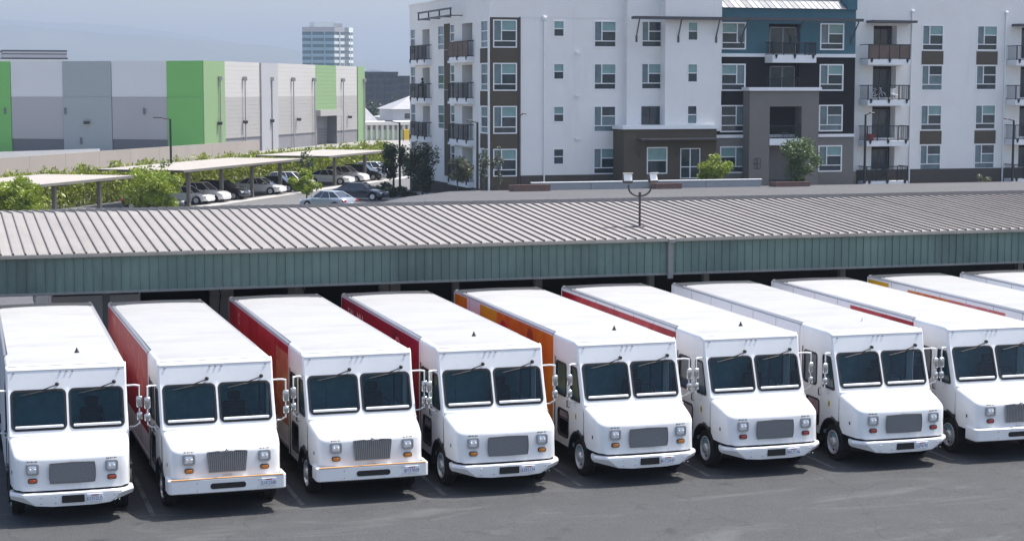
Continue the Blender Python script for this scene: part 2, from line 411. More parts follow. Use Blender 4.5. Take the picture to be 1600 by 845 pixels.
def m_hood():
    P = [(-1.185, -.44), (-1.18, -.6), (-1.165, -.8), (-1.14, -1.0), (-1.12, -1.12), (-1.09, -1.2), (-1.03, -1.255), (-.95, -1.285), (-.7, -1.305), (-.35, -1.318), (0, -1.322)]
    P = P + [(-x, y) for x, y in reversed(P[:-1])]; n = len(P); mb = MB()
    def zb(x, y):
        if abs(x) < 1.0: return .70
        d = .56 ** 2 - (y - AX) ** 2; return max(.72, WR + math.sqrt(d) if d > 0 else 0)
    def inset(p, d):
        x, y = p; k = 1 - d / 1.18; return (x * k, y + d * (1 if y < -1.0 else .0) * min(1, (-y - .9) / .3 if y < -.9 else 0))
    def ring(d, dz, lean=0): 
        o = []
        for p in P:
            q = inset(p, d); o.append((q[0], q[1], HZ(p[1]) - dz))
        return o
    rings = [[(x, y - .03, zb(x, y)) for x, y in P], [(x, y, (zb(x, y) + HZ(y) - .09) / 2) for x, y in P], ring(0, .10), ring(.012, .055), ring(.045, .018), ring(.10, 0)]
    mb.loft(rings, False)
    top = rings[-1]; h = n // 2
    for i in range(h):
        a, b, c, d = top[i], top[i + 1], top[n - 2 - i], top[n - 1 - i]
        if i == h - 1: mb.add([a, b, d], [(0, 1, 2)])
        else:
            # crowned strip
            cr = [.014 * min(1, (h - 1 - j) / 5) for j in (i, i + 1)]
            f = lambda p, q, t, c=0: (p[0] + (q[0] - p[0]) * t, p[1], p[2] + c * (1 - (2 * t - 1) ** 2))
            T = [k / 6 for k in range(7)]
            mb.loft([[f(a, d, t, cr[0]) for t in T], [f(b, c, t, cr[1]) for t in T]], False)
    return mb
def m_cowl():
    mb = MB(); mb.rbox(-1.16, 1.16, -.47, -.36, 1.57, 1.655, .02, 2); return mb
def m_latch(s):
    def f():
        mb = MB(); mb.tube([(s * 1.205, -.12, 1.02), (s * 1.235, -.3, 1.0), (s * 1.235, -.42, .95)], .022); mb.rbox(*sorted((s * 1.19, s * 1.25)), -.5, -.38, .9, .98, .012, 1); return mb
    return f
def m_arch(s):
    def f():
        mb = MB(); rings = []
        for i in range(17):
            a = R(-8 + 196 * i / 16); c, sn = math.cos(a), math.sin(a)
            rings.append([(s * (1.19), AX + c * .575, WR + sn * .575), (s * 1.225, AX + c * .575, WR + sn * .575), (s * 1.225, AX + c * .53, WR + sn * .53), (s * .8, AX + c * .53, WR + sn * .53)])
        return mb.loft(rings, False)
    return f
def m_well():
    mb = MB(); mb.box(-.8, .8, -.75, .5, .45, 1.1); mb.box(-1.1, 1.1, -1.2, -.75, .74, .8); return mb
def grille_outline(t):
    if t == 'A':
        return [(-.435, .835), (-.452, .94), (-.455, 1.04), (-.45, 1.15), (-.435, 1.245), (0, 1.26), (.435, 1.245), (.45, 1.15), (.455, 1.04), (.452, .94), (.435, .835), (0, .828)]
    return [(-.375, .85), (-.395, 1.06), (-.415, 1.25), (-.40, 1.28), (-.17, 1.295), (-.12, 1.275), (.12, 1.275), (.17, 1.295), (.40, 1.28), (.415, 1.25), (.395, 1.06), (.375, .85)]
def m_grille(t):
    def f():
        mb = MB(); o = grille_outline(t); d = 0 if t == 'A' else .05
        o = [(x, z + d) for x, z in o]
        k = .975
        cz = 1.05 + d
        mb.loft([[(x, -1.31, z) for x, z in o], [(x, -1.345, z) for x, z in o], [(x * k, -1.345, cz + (z - cz) * .92) for x, z in o], [(x * k, -1.328, cz + (z - cz) * .92) for x, z in o]])
        mb.poly([(x * k, -1.328, cz + (z - cz) * .92) for x, z in o], 1)
        return mb
    return f
def m_grillebars(t):
    def f():
        mb = MB()
        if t == 'A':
            for i in range(36): x = -.42 + .84 * i / 35; mb.box(x - .004, x + .004, -1.337, -1.327, .86, 1.22)
            for i in range(16): z = .875 + .335 * i / 15; mb.box(-.43, .43, -1.334, -1.327, z - .003, z + .003)
        else:
            for i in range(19):
                x = -.365 + .73 * i / 18; mb.loft([[(x * .96 - .009, y, .925), (x * .96 + .009, y, .925), (x * 1.04 + .009, y, 1.30), (x * 1.04 - .009, y, 1.30)] for y in (-1.327, -1.343)], True, False, True)
        return mb
    return f
def m_emblem(): mb = MB(); mb.sphere((0, -1.35, 1.345), .045, 10, 6); mb.rbox(-.12, .12, -1.345, -1.325, 1.325, 1.345, .008, 1); mb.rbox(-.1, .1, -1.335, -1.315, .82, .845, .008, 1); return mb
def m_lamp_bezel():
    mb = MB(); o = rr(-.125, .125, -.115, .115, .05); i = rr(-.095, .095, -.085, .085, .04)
    F = lambda p, y: (p[0], y, p[1])
    return mb.loft([[F(p, .02) for p in o], [F(p, -.028) for p in o], [F(p, -.032) for p in i], [F(p, -.005) for p in i]])
def m_lamp_lens():
    mb = MB(); o = rr(-.095, .095, -.085, .085, .04); F = lambda p, y, k=1: (p[0] * k, y, p[1] * k)
    mb.loft([[F(p, -.006) for p in o], [F(p, -.022, .8) for p in o], [F(p, -.028, .4) for p in o]], True, False, True)
    for x in (-.045, .045): mb.sphere((x, -.02, .0), .028, 8, 5)
    return mb
def m_turn():
    mb = MB(); o = rr(-.075, .075, -.035, .035, .03); F = lambda p, y, k=1: (p[0] * k, y, p[1] * k)
    mb.loft([[F(p, .02) for p in o], [F(p, -.012) for p in o], [F(p, -.018, .8) for p in o]], True, False, True); return mb
def m_turnring():
    mb = MB(); o = rr(-.09, .09, -.05, .05, .04); i = rr(-.074, .074, -.034, .034, .03); F = lambda p, y: (p[0], y, p[1])
    return mb.loft([[F(p, .02) for p in o], [F(p, -.01) for p in o], [F(p, -.01) for p in i], [F(p, 0) for p in i]])
def m_badge():
    mb = MB(); 
    for i, wd in enumerate((.03, .022, .03, .018, .03, .022)): x = -.1 + i * .036; mb.box(x, x + wd - .006, -.004, .004, -.012, .012)
    return mb
def m_bumper(t):
    def f():
        mb = MB()
        if t == 'A':
            tp = [(-1.21, -.98), (-1.21, -1.16), (-.95, -1.43), (-.45, -1.45), (.45, -1.45), (.95, -1.43), (1.21, -1.16), (1.21, -.98)]
            zb = [.54, .52, .41, .385, .385, .41, .52, .54]; zt = .665
            bt = [(-1.19, -.98), (-1.19, -1.13), (-.72, -1.40), (-.4, -1.42), (.4, -1.42), (.72, -1.40), (1.19, -1.13), (1.19, -.98)]
            ins = [(x * .93, y + .10) for x, y in tp]
            mb.loft([[(x, y, z) for (x, y), z in zip(bt, zb)], [(x, y, .60) for x, y in tp], [(x * .995, y + .008, zt - .02) for x, y in tp], [(x * .985, y + .03, zt) for x, y in tp], [(x, y, zt) for x, y in ins]], False)
            mb.loft([[(x, y, z) for (x, y), z in zip(bt, zb)], [(x * .9, y + .14, z + .01) for (x, y), z in zip(bt, zb)]], False)
        else:
            tp = [(-1.205, -.98), (-1.205, -1.33), (-1.19, -1.40), (-1.14, -1.435), (-.5, -1.455), (.5, -1.455), (1.14, -1.435), (1.19, -1.40), (1.205, -1.33), (1.205, -.98)]
            mb.loft([[(x * .985, y + .03, .50) for x, y in tp], [(x, y, .52) for x, y in tp], [(x, y, .775) for x, y in tp], [(x * .985, y + .03, .795) for x, y in tp], [(x * .93, y + .12, .795) for x, y in tp]], False)
            mb.loft([[(x * .985, y + .03, .50) for x, y in tp], [(x * .9, y + .14, .505) for x, y in tp]], False)
        return mb
    return f
def m_slot(t):
    def f():
        mb = MB(); F = lambda p, y: (p[0], y, p[1])
        if t == 'A': o = rr(-.22, .22, .455, .605, .015); y0 = -1.452
        else: o = rr(-.36, .36, .585, .70, .05); y0 = -1.46
        i = [(p[0] * .95, (p[1] - o[0][1]) * .9 + o[0][1] - .005) for p in o]
        mb.loft([[F(p, y0 + .04) for p in o], [F(p, y0 - .006) for p in o]], True, False, True); return mb
    return f
def m_bolts(t):
    def f():
        mb = MB(); sp = [(x, z) for x in (-.62, -.34, .82, .9) for z in (.46, .58)] if t == 'A' else [(x, z) for x in (-.62, .62) for z in (.57, .72)]
        for x, z in sp: mb.sphere((x, -1.438 if t == 'A' else -1.452, z), .016, 6, 4)
        return mb
    return f
def m_strip(): mb = MB(); mb.box(-1.15, 1.15, -1.452, -1.40, .797, .806); mb.loft([[(-1.13, -1.30, .72), (1.13, -1.30, .72)], [(-1.13, -1.325, .72), (1.13, -1.325, .72)], [(-1.13, -1.325, .735), (1.13, -1.325, .735)]], False); return mb
def m_plate(): mb = MB(); mb.rbox(-.155, .155, -.008, .008, -.08, .08, .006, 1); return mb
def m_platetop(): mb = MB(); mb.box(-.07, .07, -.0115, -.0085, .045, .066); return mb
def m_wiper():
    mb = MB(); mb.sphere((0, -.03, 0), .042, 8, 6); mb.tube([(0, .03, 0), (0, -.05, 0)], .03, 8)
    mb.tube([(0, -.05, -.005), (-.16, -.07, -.055), (-.3, -.065, -.105)], .012); return mb
def m_blade(): mb = MB(); mb.tube([(-.08, -.055, -.12), (-.35, -.075, -.135), (-.72, -.09, -.20)], [.009, .013, .009]); return mb
def m_mirrorarm(s):
    def f():
        mb = MB(); mb.tube([(s * 1.19, .0, 2.5), (s * 1.36, -.14, 2.53), (s * 1.45, -.2, 2.52)], .02); mb.tube([(s * 1.44, -.2, 2.53), (s * 1.44, -.2, 1.72)], .015); mb.tube([(s * 1.44, -.2, 1.74), (s * 1.36, -.1, 1.66), (s * 1.19, .02, 1.62)], .016)
        mb.tube([(s * 1.19, .1, 1.5), (s * 1.25, .0, 1.56), (s * 1.3, -.08, 1.66)], .012); return mb
    return f
def m_mirror(s, lo):
    def f():
        mb = MB(); z0, z1 = (1.80, 1.97) if lo else (2.06, 2.31); mb.rbox(*sorted((s * 1.375, s * 1.51)), -.245, -.185, z0, z1, .035, 3); return mb
    return f
def m_tyre(rear):
    def f():
        mb = MB(); r = WR
        for cx in ((0,) if not rear else (-.16, .16)):
            mb.lathe_x([(-.12, .27), (-.135, .34), (-.125, r - .02), (-.095, r), (-.03, r), (-.025, r - .012), (.025, r - .012), (.03, r), (.095, r), (.125, r - .02), (.135, .34), (.12, .27)], cx, 0, 0, 28)
        return mb
    return f
def m_rim():
    mb = MB(); mb.lathe_x([(-.10, .285), (-.13, .28), (-.135, .262), (-.10, .25), (-.055, .24), (-.05, .2), (-.10, .12), (-.14, .11), (-.165, .085), (-.175, .04), (-.175, 0)], 0, 0, 0, 28)
    mb.lathe_x([(.1, .285), (.1, 0)], 0, 0, 0, 20)
    for i in range(10):
        a = 2 * math.pi * i / 10; mb.sphere((-.115, .135 * math.cos(a), .135 * math.sin(a)), .017, 6, 4)
    return mb
def m_rimholes():
    mb = MB()
    for i in range(8):
        a = 2 * math.pi * (i + .5) / 8; c, s = math.cos(a) * .205, math.sin(a) * .205
        mb.lathe_x([(-.0705, .0), (-.0705, .027), (-.05, .027)], 0, c, s, 10)
    return mb
def m_bulk():
    mb = MB(); mb.quad((-1.18, CY - .03, .64), (-.35, CY - .03, .64), (-.35, CY - .03, 2.95), (-1.18, CY - .03, 2.95)); mb.quad((.35, CY - .03, .64), (1.18, CY - .03, .64), (1.18, CY - .03, 2.95), (.35, CY - .03, 2.95))
    mb.quad((-.35, CY - .05, .64), (.35, CY - .05, .64), (.35, CY - .05, 2.95), (-.35, CY - .05, 2.95)); mb.box(-1.15, 1.15, -.45, CY - .02, .56, .64); mb.box(-1.15, 1.15, .1, CY, 2.90, 2.94)
    return mb
def m_dash(): mb = MB(); mb.loft([[(x, -.40, 1.3), (x, -.36, 1.66), (x, -.12, 1.68), (x, .02, 1.58), (x, .02, 1.3)] for x in (-1.17, 1.17)], True, True, True); mb.rbox(-.1, .35, -.3, -.05, 1.66, 1.72, .02, 1); return mb
def m_reflection(): mb = MB(); mb.rbox(-1.05, -.10, -.392, -.345, 1.775, 1.825, .012, 1); mb.rbox(.10, 1.05, -.392, -.345, 1.775, 1.825, .012, 1); return mb  # white bars before the glass imitate the hood's reflection in it
def m_wheelst():
    mb = MB(); rings = []
    for i in range(20):
        a = 2 * math.pi * i / 20; c = (.55 + .22 * math.cos(a), .2 + .07 * math.sin(a), 1.72 + .20 * math.sin(a)); rings.append(c)
    mb.tube(rings + rings[:1], .016); mb.tube([(.55, .2, 1.72), (.55, .02, 1.5)], .03); mb.tube([(.35, .2, 1.72), (.75, .2, 1.72)], .014); return mb
def m_seat():
    mb = MB(); mb.rbox(.3, .82, .55, 1.05, 1.0, 1.18, .05); mb.rbox(.32, .8, 1.0, 1.14, 1.15, 1.9, .05); mb.rbox(.42, .7, 1.02, 1.12, 1.92, 2.12, .04); mb.box(.5, .62, .7, .9, .64, 1.0); return mb
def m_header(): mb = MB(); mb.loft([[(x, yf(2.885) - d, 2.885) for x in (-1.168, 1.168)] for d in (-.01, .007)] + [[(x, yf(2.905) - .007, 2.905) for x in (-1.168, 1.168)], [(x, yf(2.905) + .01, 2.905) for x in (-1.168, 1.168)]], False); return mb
def m_rivets():
    mb = MB()
    for i in range(24): x = -1.1 + 2.2 * i / 23; mb.sphere((x, yf(2.86) - .0, 2.865), .008, 5, 3)
    return mb
def m_seams(s):
    def f():
        mb = MB()
        for k in range(7):
            y = CY + .03 + k * 1.34; mb.box(*sorted((s * BW, s * (BW + .0035))), y, y + .022, .7, 2.93)
        return mb
    return f
def m_marker(): mb = MB(); mb.rbox(-.02, .02, -.016, .01, -.012, .012, .006, 1); return mb
def m_antenna(): mb = MB(); mb.loft([[(r_ * math.cos(a * math.pi / 4), r_ * math.sin(a * math.pi / 4), z) for a in range(8)] for r_, z in ((.06, 0), (.05, .02), (.022, .07), (.012, .11))], True, True, True); return mb
def m_stickers(): mb = MB(); mb.box(-1.2035, -1.2005, -.02, .07, 1.24, 1.38); return mb
def m_stickink(): mb = MB(); mb.box(-1.205, -1.2036, -.01, .06, 1.30, 1.33); mb.box(-1.205, -1.2036, .0, .05, 1.26, 1.28); return mb
def m_sidemark(): mb = MB(); mb.rbox(-1.16, -1.125, -.94, -.89, .98, 1.06, .01, 1); return mb
def m_panel(y0, y1, z0, z1, s=-1):
    def f():
        mb = MB(); mb.box(*sorted((s * 1.2045, s * 1.2005)), y0, y1, z0, z1); return mb
    return f
RW = dict(
    red=wrapmat('red_wrap', (.27, .003, .014), (.34, .006, .022), (.42, .035, .045), .5, .5),
    redfood=wrapmat('red_food_print', (.26, .003, .013), (.28, .007, .016), (.40, .11, .07), 1.1, .56),
    beige=wrapmat('beige_food_print', (.42, .14, .09), (.50, .25, .14), (.34, .20, .11), 1.6, .5),
    crimson=wrapmat('crimson_wrap', (.16, .003, .022), (.24, .004, .03), (.28, .008, .035), .4, .5),
    orange=wrapmat('orange_wrap', (.62, .20, .008), (.60, .15, .008), (.55, .11, .01), .7, .5),
    orangered=wrapmat('orange_red_print', (.50, .10, .03), (.55, .2, .06), (.5, .04, .04), 1.0, .5),
    olive=wrapmat('olive_print', (.20, .18, .04), (.28, .25, .07), (.14, .13, .04), 1.4, .5),
    yellow=wrapmat('yellow_wrap', (.62, .36, .01), (.62, .33, .01), (.55, .28, .02), .8, .5),
    grey=M('grey_wrap', (.42, .42, .45), .35, var=.05, scale=1.5),
    pink=wrapmat('pink_print', (.55, .2, .22), (.5, .15, .15), (.5, .12, .1), 1., .5),
)
def arc_ring(cy, cz, r0, r1, a0, a1, m=0):
    mb = MB(); n = 16; A = [R(a0 + (a1 - a0) * i / n) for i in range(n + 1)]
    mb.loft([[(-1.207, cy + math.cos(a) * r, cz + math.sin(a) * r) for a in A] for r in (r0, r1)], False); return mb
def textmesh(name, body, size, mat, parent, loc, rot, ext=.001, sx=1):
    cu = bpy.data.curves.new(name, 'FONT'); cu.body = body; cu.size = size; cu.align_x = 'CENTER'; cu.align_y = 'CENTER'; cu.extrude = ext
    cu.materials.append(mat); tmp = bpy.data.objects.new(name, cu); COL.objects.link(tmp); me = bpy.data.meshes.new_from_object(tmp); bpy.data.objects.remove(tmp)
    me.name = name; o = obj(name, me, parent, loc, rot=rot); o.scale = (sx, 1, 1); return o

def make_truck(i, x, y, th, typ, lens, plate, label, wraps=(), antenna=None, orange=False, stick=False, flip=False, group='white step vans parked side by side'):
    r = thing('step_van', label, 'step van', group=group)
    Mx = Matrix.Rotation(R(.9431), 4, 'X') @ Matrix.Rotation(th + (math.pi if flip else 0), 4, 'Z')
    r.rotation_euler = Mx.to_euler(); s_ = R(.9431)
    r.location = (x, 38 + (y - 38) * math.cos(s_), (y - 38) * math.sin(s_) + .006)
    P = lambda name, key, fn, mats, sm=35, loc=None, parent=None, label=None, kind=None, rot=None: part(name, key, fn, mats, parent or r, sm, loc, kind, label, rot)
    P('windscreen_surround', 'front', m_front, WHITE); P('cab_roof', 'cabroof', m_roof_cab, WHITE, 50)
    P('roof', 'roof', m_roof, ROOFW, 60); P('roof_rail', 'rail', m_rail, ALUL); P('roof_end_cap', 'endcap', m_endcap, ROOFEND, 40)
    P('rear_door', 'rear', m_rear, WSIDE); P('chassis', 'chassis', m_floor, CHASSIS, 0); P('rub_rail', 'rub', m_rub, ALUL)
    P('hood', 'hood', m_hood, WHITE, 50); P('cowl', 'cowl', m_cowl, WHITE); P('wheel_well', 'well', m_well, CHASSIS, 0)
    P('bulkhead', 'bulk', m_bulk, CABIN, 0); P('dashboard', 'dash', m_dash, CABIN); P('hood_reflection', 'hoodrefl', m_reflection, WHITE); P('steering_wheel', 'stw', m_wheelst, BLACK, 60); P('driver_seat', 'seat', m_seat, SEAT)
    for s in (-1, 1):
        k = 'lr'[s > 0]
        P('side_seam', 'seam' + k, m_seams(s), ALUL, 0, kind='stuff')
        P('side_panel', 'side' + k, m_side(s), WSIDE, 20); P('cab_side', 'cabside' + k, m_cabside(s), WHITE, 20)
        g = P('windscreen', 'ws' + k, m_wsglass(s), WSGLASS, 0); P('gasket', 'wsg' + k, m_gasket(s), BLACK, 40, parent=g)
        q = P('quarter_window', 'q' + k, m_qglass(s), SDGLASS, 0); P('gasket', 'qg' + k, m_qgasket(s), BLACK, 40, parent=q)
        d = P('sliding_door', 'door' + k, m_door(s), WHITE, 20); P('door_window', 'dgu' + k, m_dglass(s, 0), SDGLASS, 0, parent=d); P('door_window', 'dgl' + k, m_dglass(s, 1), SDGLASS, 0, parent=d)
        P('gasket', 'dgk' + k, m_dgasket(s), BLACK, 40, parent=d); P('handle', 'dh' + k, m_handle(s), DARKP, parent=d)
        P('hood_latch', 'latch' + k, m_latch(s), DARKP); P('wheel_arch', 'arch' + k, m_arch(s), BLACK)
        a = P('mirror_arm', 'marm' + k, m_mirrorarm(s), WHITE, 60); P('mirror', 'mir' + k, m_mirror(s, 0), CHROME, 60, parent=a); P('mirror', 'mirl' + k, m_mirror(s, 1), CHROME, 60, parent=a)
        dz = .0 if typ == 'A' else .05
        h = P('headlight', 'bez', m_lamp_bezel, ALUL, loc=(s * .77, -1.315, 1.135 + dz)); P('lens', 'lens', m_lamp_lens, LAMP, 60, parent=h)
        tn = P('turn_signal', 'turn' + lens, m_turn, dict(amber=AMBER, orange=ORANGE, red=RED)[lens], loc=(s * .77, -1.335, .905 + dz)); P('bezel', 'turnring', m_turnring, BLACK, parent=tn)
        P('model_badge', 'badge', m_badge, DARKP, 0, loc=(s * .77, -1.308, 1.285 + dz))
        wl = P('wheel', 'tyre', m_tyre(0), TYRE, 40, loc=(s * 1.03, AX, WR)); rm = P('rim', 'rim', m_rim, RIM, 40, parent=wl); P('rim_hole', 'rimh', m_rimholes, BLACK, 0, parent=wl, kind='stuff')
        if s > 0: wl.rotation_euler = (0, 0, math.pi)
        wr = P('wheel', 'tyrer', m_tyre(1), TYRE, 40, loc=(s * .95, 6.3, WR)); P('rim', 'rim', m_rim, RIM, 40, parent=wr, loc=(-.16, 0, 0))
        if s > 0: wr.rotation_euler = (0, 0, math.pi)
        wx = -.2 if s < 0 else .94
        wp = P('wiper_arm', 'wiper', m_wiper, BLACK, 60, loc=(wx, yf(2.6) - .02, 2.615)); P('wiper_blade', 'blade', m_blade, BLACK, 60, parent=wp)
    g = P('grille', 'grille' + typ, m_grille(typ), [ALUL if typ == 'B' else STEELG, GRILLE if typ == 'A' else STEELG], 30, loc=(0, -.028, 0)); P('grille_bars', 'gbars' + typ, m_grillebars(typ), GRILLE if typ == 'A' else GRILLEB, 0, parent=g, kind='stuff')
    if typ == 'B': P('emblem', 'emblem', m_emblem, CHROME, parent=g)
    b = P('bumper', 'bumper' + typ, m_bumper(typ), WHITE, 30); P('bumper_slot', 'slot' + typ, m_slot(typ), BLACK, parent=b); P('bolt', 'bolts' + typ, m_bolts(typ), CHROME, 60, parent=b, kind='stuff')
    if orange: P('reflective_strip', 'strip', m_strip, ORLINE, 0, parent=b)
    pl = P('license_plate', 'plate', m_plate, PLATE, loc=(.42, -1.455, .53) if typ == 'A' else (.83, -1.462, .66), rot=(0, 0, 0) if typ == 'A' else (0, 0, .02))
    textmesh('plate_number', plate, .105, PLATEINK, pl, (0, -.0095, -.018), (R(90), 0, 0), sx=.8)
    P('plate_state', 'ptop', m_platetop, RED, 0, parent=pl)
    for x_ in (-1.05, -.12, 0, .12, 1.05): P('marker_light', 'marker', m_marker, STEELG, loc=(x_, yf(2.86) - .005, 2.86))
    P('header_shade_line', 'hshade', m_header, ALUL, 0)  # raised grey strip drawing the shade line under the roof's front edge
    P('side_marker', 'smark', m_sidemark, DARKP)
    if antenna is not None: P('antenna', 'ant' + str(antenna[2]), m_antenna, DARKP if antenna[2] == 'k' else WHITE, 60, loc=(antenna[0], antenna[1], 3.0))
    if stick: st = P('warning_sticker', 'stick', m_stickers, STICK, 0); P('sticker_print', 'sticki', m_stickink, DARKP, 0, parent=st)
    for (y0, y1, z0, z1, mt) in wraps:
        P('side_graphic', ('wrap', y0, y1, z0, z1, mt), m_panel(y0, y1, z0, z1), RW[mt], 0)
    if wraps and i < 4:
        P('side_graphic', 'wrapr1', m_panel(1.6, 9.7, 1.95, 2.88, 1), RW['redfood'], 0); P('side_graphic', 'wrapr2', m_panel(1.6, 9.7, 1.1, 1.948, 1), RW['olive'], 0)
    return r, P

STEELG = M('marker_grey', (.16, .16, .17), .4)
Lb = [
 'white step van at the left end of the row with a black roof antenna',
 'white step van with red food pictures on its side and a barred grille',
 'white step van with barred grille and plain red upper side, beside the crimson one',
 'white step van with crimson side bearing white letters under the roof edge',
 'white step van with bright orange side print and amber turn signals',
 'white step van with a thin dark red side band, right of the orange one',
 'white step van with plain grey-white upper side and small pale roof fitting',
 'white step van with barred grille, its windscreen cut by the right edge',
 'white step van with yellow and pink print under its roof edge, far right',
 'white step van farthest right in the row, only its rear roof showing',
]
TX = [2.45, 5.47, 8.56, 11.52, 14.73, 17.80, 20.94, 24.00, 27.25, 30.35]
TY = [38.07, 37.89, 38.16, 38.06, 38.04, 38.08, 37.86, 37.87, 38.1, 38.1]
TT = [-.64, .70, .33, .07, .47, .18, -.32, -.59, -.4, -.4]
TYP = 'ABBAAAABAA'
LENS = ['orange', 'amber', 'amber', 'amber', 'amber', 'amber', 'red', 'red', 'red', 'red']
LENS[5] = 'red'
PLT = ['62352U3', '51K2580', '8T27R09', '62R5134', '81C2A97', '90U7146', '52P4192', '7K15208', '61B2280', '44E1703']
ANT = [(.3, 1.41, 'k'), None, None, (.03, 1.37, 'k'), (.23, 1.39, 'k'), (.27, 1.15, 'k'), (.3, 1.3, 'w'), None, None, None]
WR_ = [
 [],
 [(1.62, 9.72, 1.15, 2.90, 'redfood')],
 [(1.58, 9.72, 2.72, 2.90, 'red'), (3.05, 9.72, 1.1, 2.718, 'red'), (1.58, 3.048, 1.1, 2.718, 'beige')],
 [(1.58, 9.72, .95, 2.90, 'crimson')],
 [(8.56, 9.72, 1.5, 2.90, 'orange'), (5.9, 7.36, 1.3, 2.90, 'yellow'), (1.58, 5.898, .95, 2.90, 'orange')],
 [(1.58, 9.72, 1.66, 2.86, 'red'), (1.58, 9.72, 1.2, 1.658, 'beige')],
 [(1.58, 9.72, 1.0, 2.3, 'red'), (1.58, 5.6, .7, .998, 'olive')],
 [(1.58, 4.9, 2.2, 2.88, 'red'), (1.58, 4.9, 1.0, 2.198, 'orangered'), (4.902, 9.72, 1.0, 2.35, 'orangered')],
 [(8.5, 9.72, 1.6, 2.88, 'yellow'), (5.2, 7.4, 1.2, 2.84, 'orangered'), (2.4, 5.198, 2.3, 2.84, 'pink'), (1.58, 5.198, 1.1, 2.298, 'red')],
 [],
]
WHITEPR = M('white_print', (.75, .62, .62), .4, var=.1); PINKPR = M('pink_print_ring', (.65, .25, .3), .4, var=.15); DKRED = wrapmat('dark_red_disc', (.30, .03, .01), (.36, .06, .015), (.25, .02, .01), 2.5)
for i in range(10):
    r, P = make_truck(i, TX[i], TY[i], R(TT[i]), TYP[i], LENS[i], PLT[i], Lb[i], WR_[i], ANT[i], i in (1, 2), i in (4, 5, 6))
    if i == 3:
        textmesh('side_lettering', 'SAL  MIA', .42, WHITEPR, r, (-1.2065, 8.0, 2.56), (R(90), 0, R(-90)), sx=1.15)
        obj('print_ring', arc_ring(3.55, 2.40, .24, .33, 0, 360).mesh('print_ring', PINKPR, 0), r)
    if i == 2:
        obj('print_ring', arc_ring(8.15, 2.62, .1, .16, 0, 360).mesh('print_ring', PINKPR, 0), r)
    if i == 4:
        obj('print_disc', arc_ring(3.25, 2.62, 0, .23, 0, 360).mesh('print_disc', DKRED, 0), r)
        obj('print_blob', arc_ring(5.35, 2.42, 0, .33, 0, 360).mesh('print_blob', RW['red'], 0), r)
# two more vans stand nose-out under the far side of the shed
for (x, y, lb) in ((4.15, 61.0, 'white van parked deep under the shed roof behind the two leftmost vans'),):
    make_truck(20, x, y, 0, 'A', 'amber', '39H2264', lb, flip=True, group='white step vans parked side by side', antenna=(.2, 8.9, 'k'))
# worn white bay lines between the vans
BAY = M('worn_bay_paint', (.16, .16, .157), .8, var=.25, scale=3, coord='World', stain=(.062, .062, .063, .42, .97), stain_scale=1.6)
for i in range(11):
    x = .95 + 3.075 * i; mb = MB(); ys = [36.9 + .5 * k for k in range(23)]
    mb.loft([[(x - .05, y, (y - 38) * SLOPE + .0115) for y in ys], [(x + .05, y, (y - 38) * SLOPE + .0115) for y in ys]], False)
    obj('bay_line', mb.mesh('bay_line', BAY, 0), kind='structure', label='worn white parking bay line on the yard')
# ------------------------------------------------------------------ shed with standing-seam roof
RIBSHADE = M('roof_rib_shade', (.16, .145, .135), .6, var=.2, scale=2, coord='World')  # dark rib colour stands in for the ribs' shaded sides and shadows
ROOFM = M('beige_roof_sheet', (.31, .282, .258), .5, .0, var=.10, scale=.6, coord='World', stain=(.19, .175, .155, .54, .45), stain_scale=.5, streak=(1.5, .35, 1), rnd=.035)
FASC = M('teal_fascia_sheet', (.122, .19, .17), .55, var=.16, scale=1.2, coord='World', stain=(.045, .07, .07, .49, .8), stain_scale=.5, streak=(.55, 1, .12), rnd=.06)
TRIM = M('beige_gutter', (.34, .32, .29), .5, var=.1, scale=1.5, coord='World', stain=(.2, .18, .16, .5, .5), stain_scale=1., streak=(1, 1, .3))
STEEL = M('grey_steel', (.20, .21, .21), .55, var=.15, scale=3)
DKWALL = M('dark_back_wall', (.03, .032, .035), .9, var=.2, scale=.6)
PALE = M('pale_wall_panel', (.6, .61, .6), .6, var=.08, scale=1.5, stain=(.3, .29, .27, .55, .5), stain_scale=1.2)
FY, RY, BY = 48.3, 55.9, 63.6; EZ, RZ, BZ = 4.38, 4.93, 4.52
PW = .305
shed = thing('truck_shed', 'long open shed with beige ribbed metal roof and teal fascia behind the vans', 'shed', (0, 0, 0))
def m_panel_roof():
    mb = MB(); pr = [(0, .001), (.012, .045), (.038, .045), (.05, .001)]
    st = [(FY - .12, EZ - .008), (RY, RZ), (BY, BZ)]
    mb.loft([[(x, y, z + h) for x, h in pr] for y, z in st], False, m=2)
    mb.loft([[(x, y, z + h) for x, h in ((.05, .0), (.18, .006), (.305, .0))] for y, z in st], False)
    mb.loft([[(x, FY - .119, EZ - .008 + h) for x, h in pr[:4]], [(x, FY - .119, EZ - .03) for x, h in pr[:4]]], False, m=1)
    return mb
pm = m_panel_roof().mesh('roof_panel', [ROOFM, BLACK, RIBSHADE], 0)
N0, N1 = -16, 144
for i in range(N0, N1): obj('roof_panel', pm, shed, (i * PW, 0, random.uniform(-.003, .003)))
def m_fasc():
    mb = MB(); pr = [(0, 0), (.01, -.03), (.035, -.03), (.045, 0), (.2405, 0)]
    return mb.loft([[(x, FY + d, z) for x, d in pr] for z in (3.36, 4.27)], False)
fm = m_fasc().mesh('fascia_panel', FASC, 0)
for i in range(-18, 172):
    o = obj('fascia_panel', fm, shed, (i * .2405, random.uniform(-.004, .004), 0))
mb = MB(); mb.rbox(-5, 44, FY - .16, FY + .02, 4.27, EZ - .02, .02, 1); mb.box(-5, 44, FY - .17, FY - .10, EZ - .05, EZ - .015); obj('gutter', mb.mesh('gutter', TRIM, 30), shed)
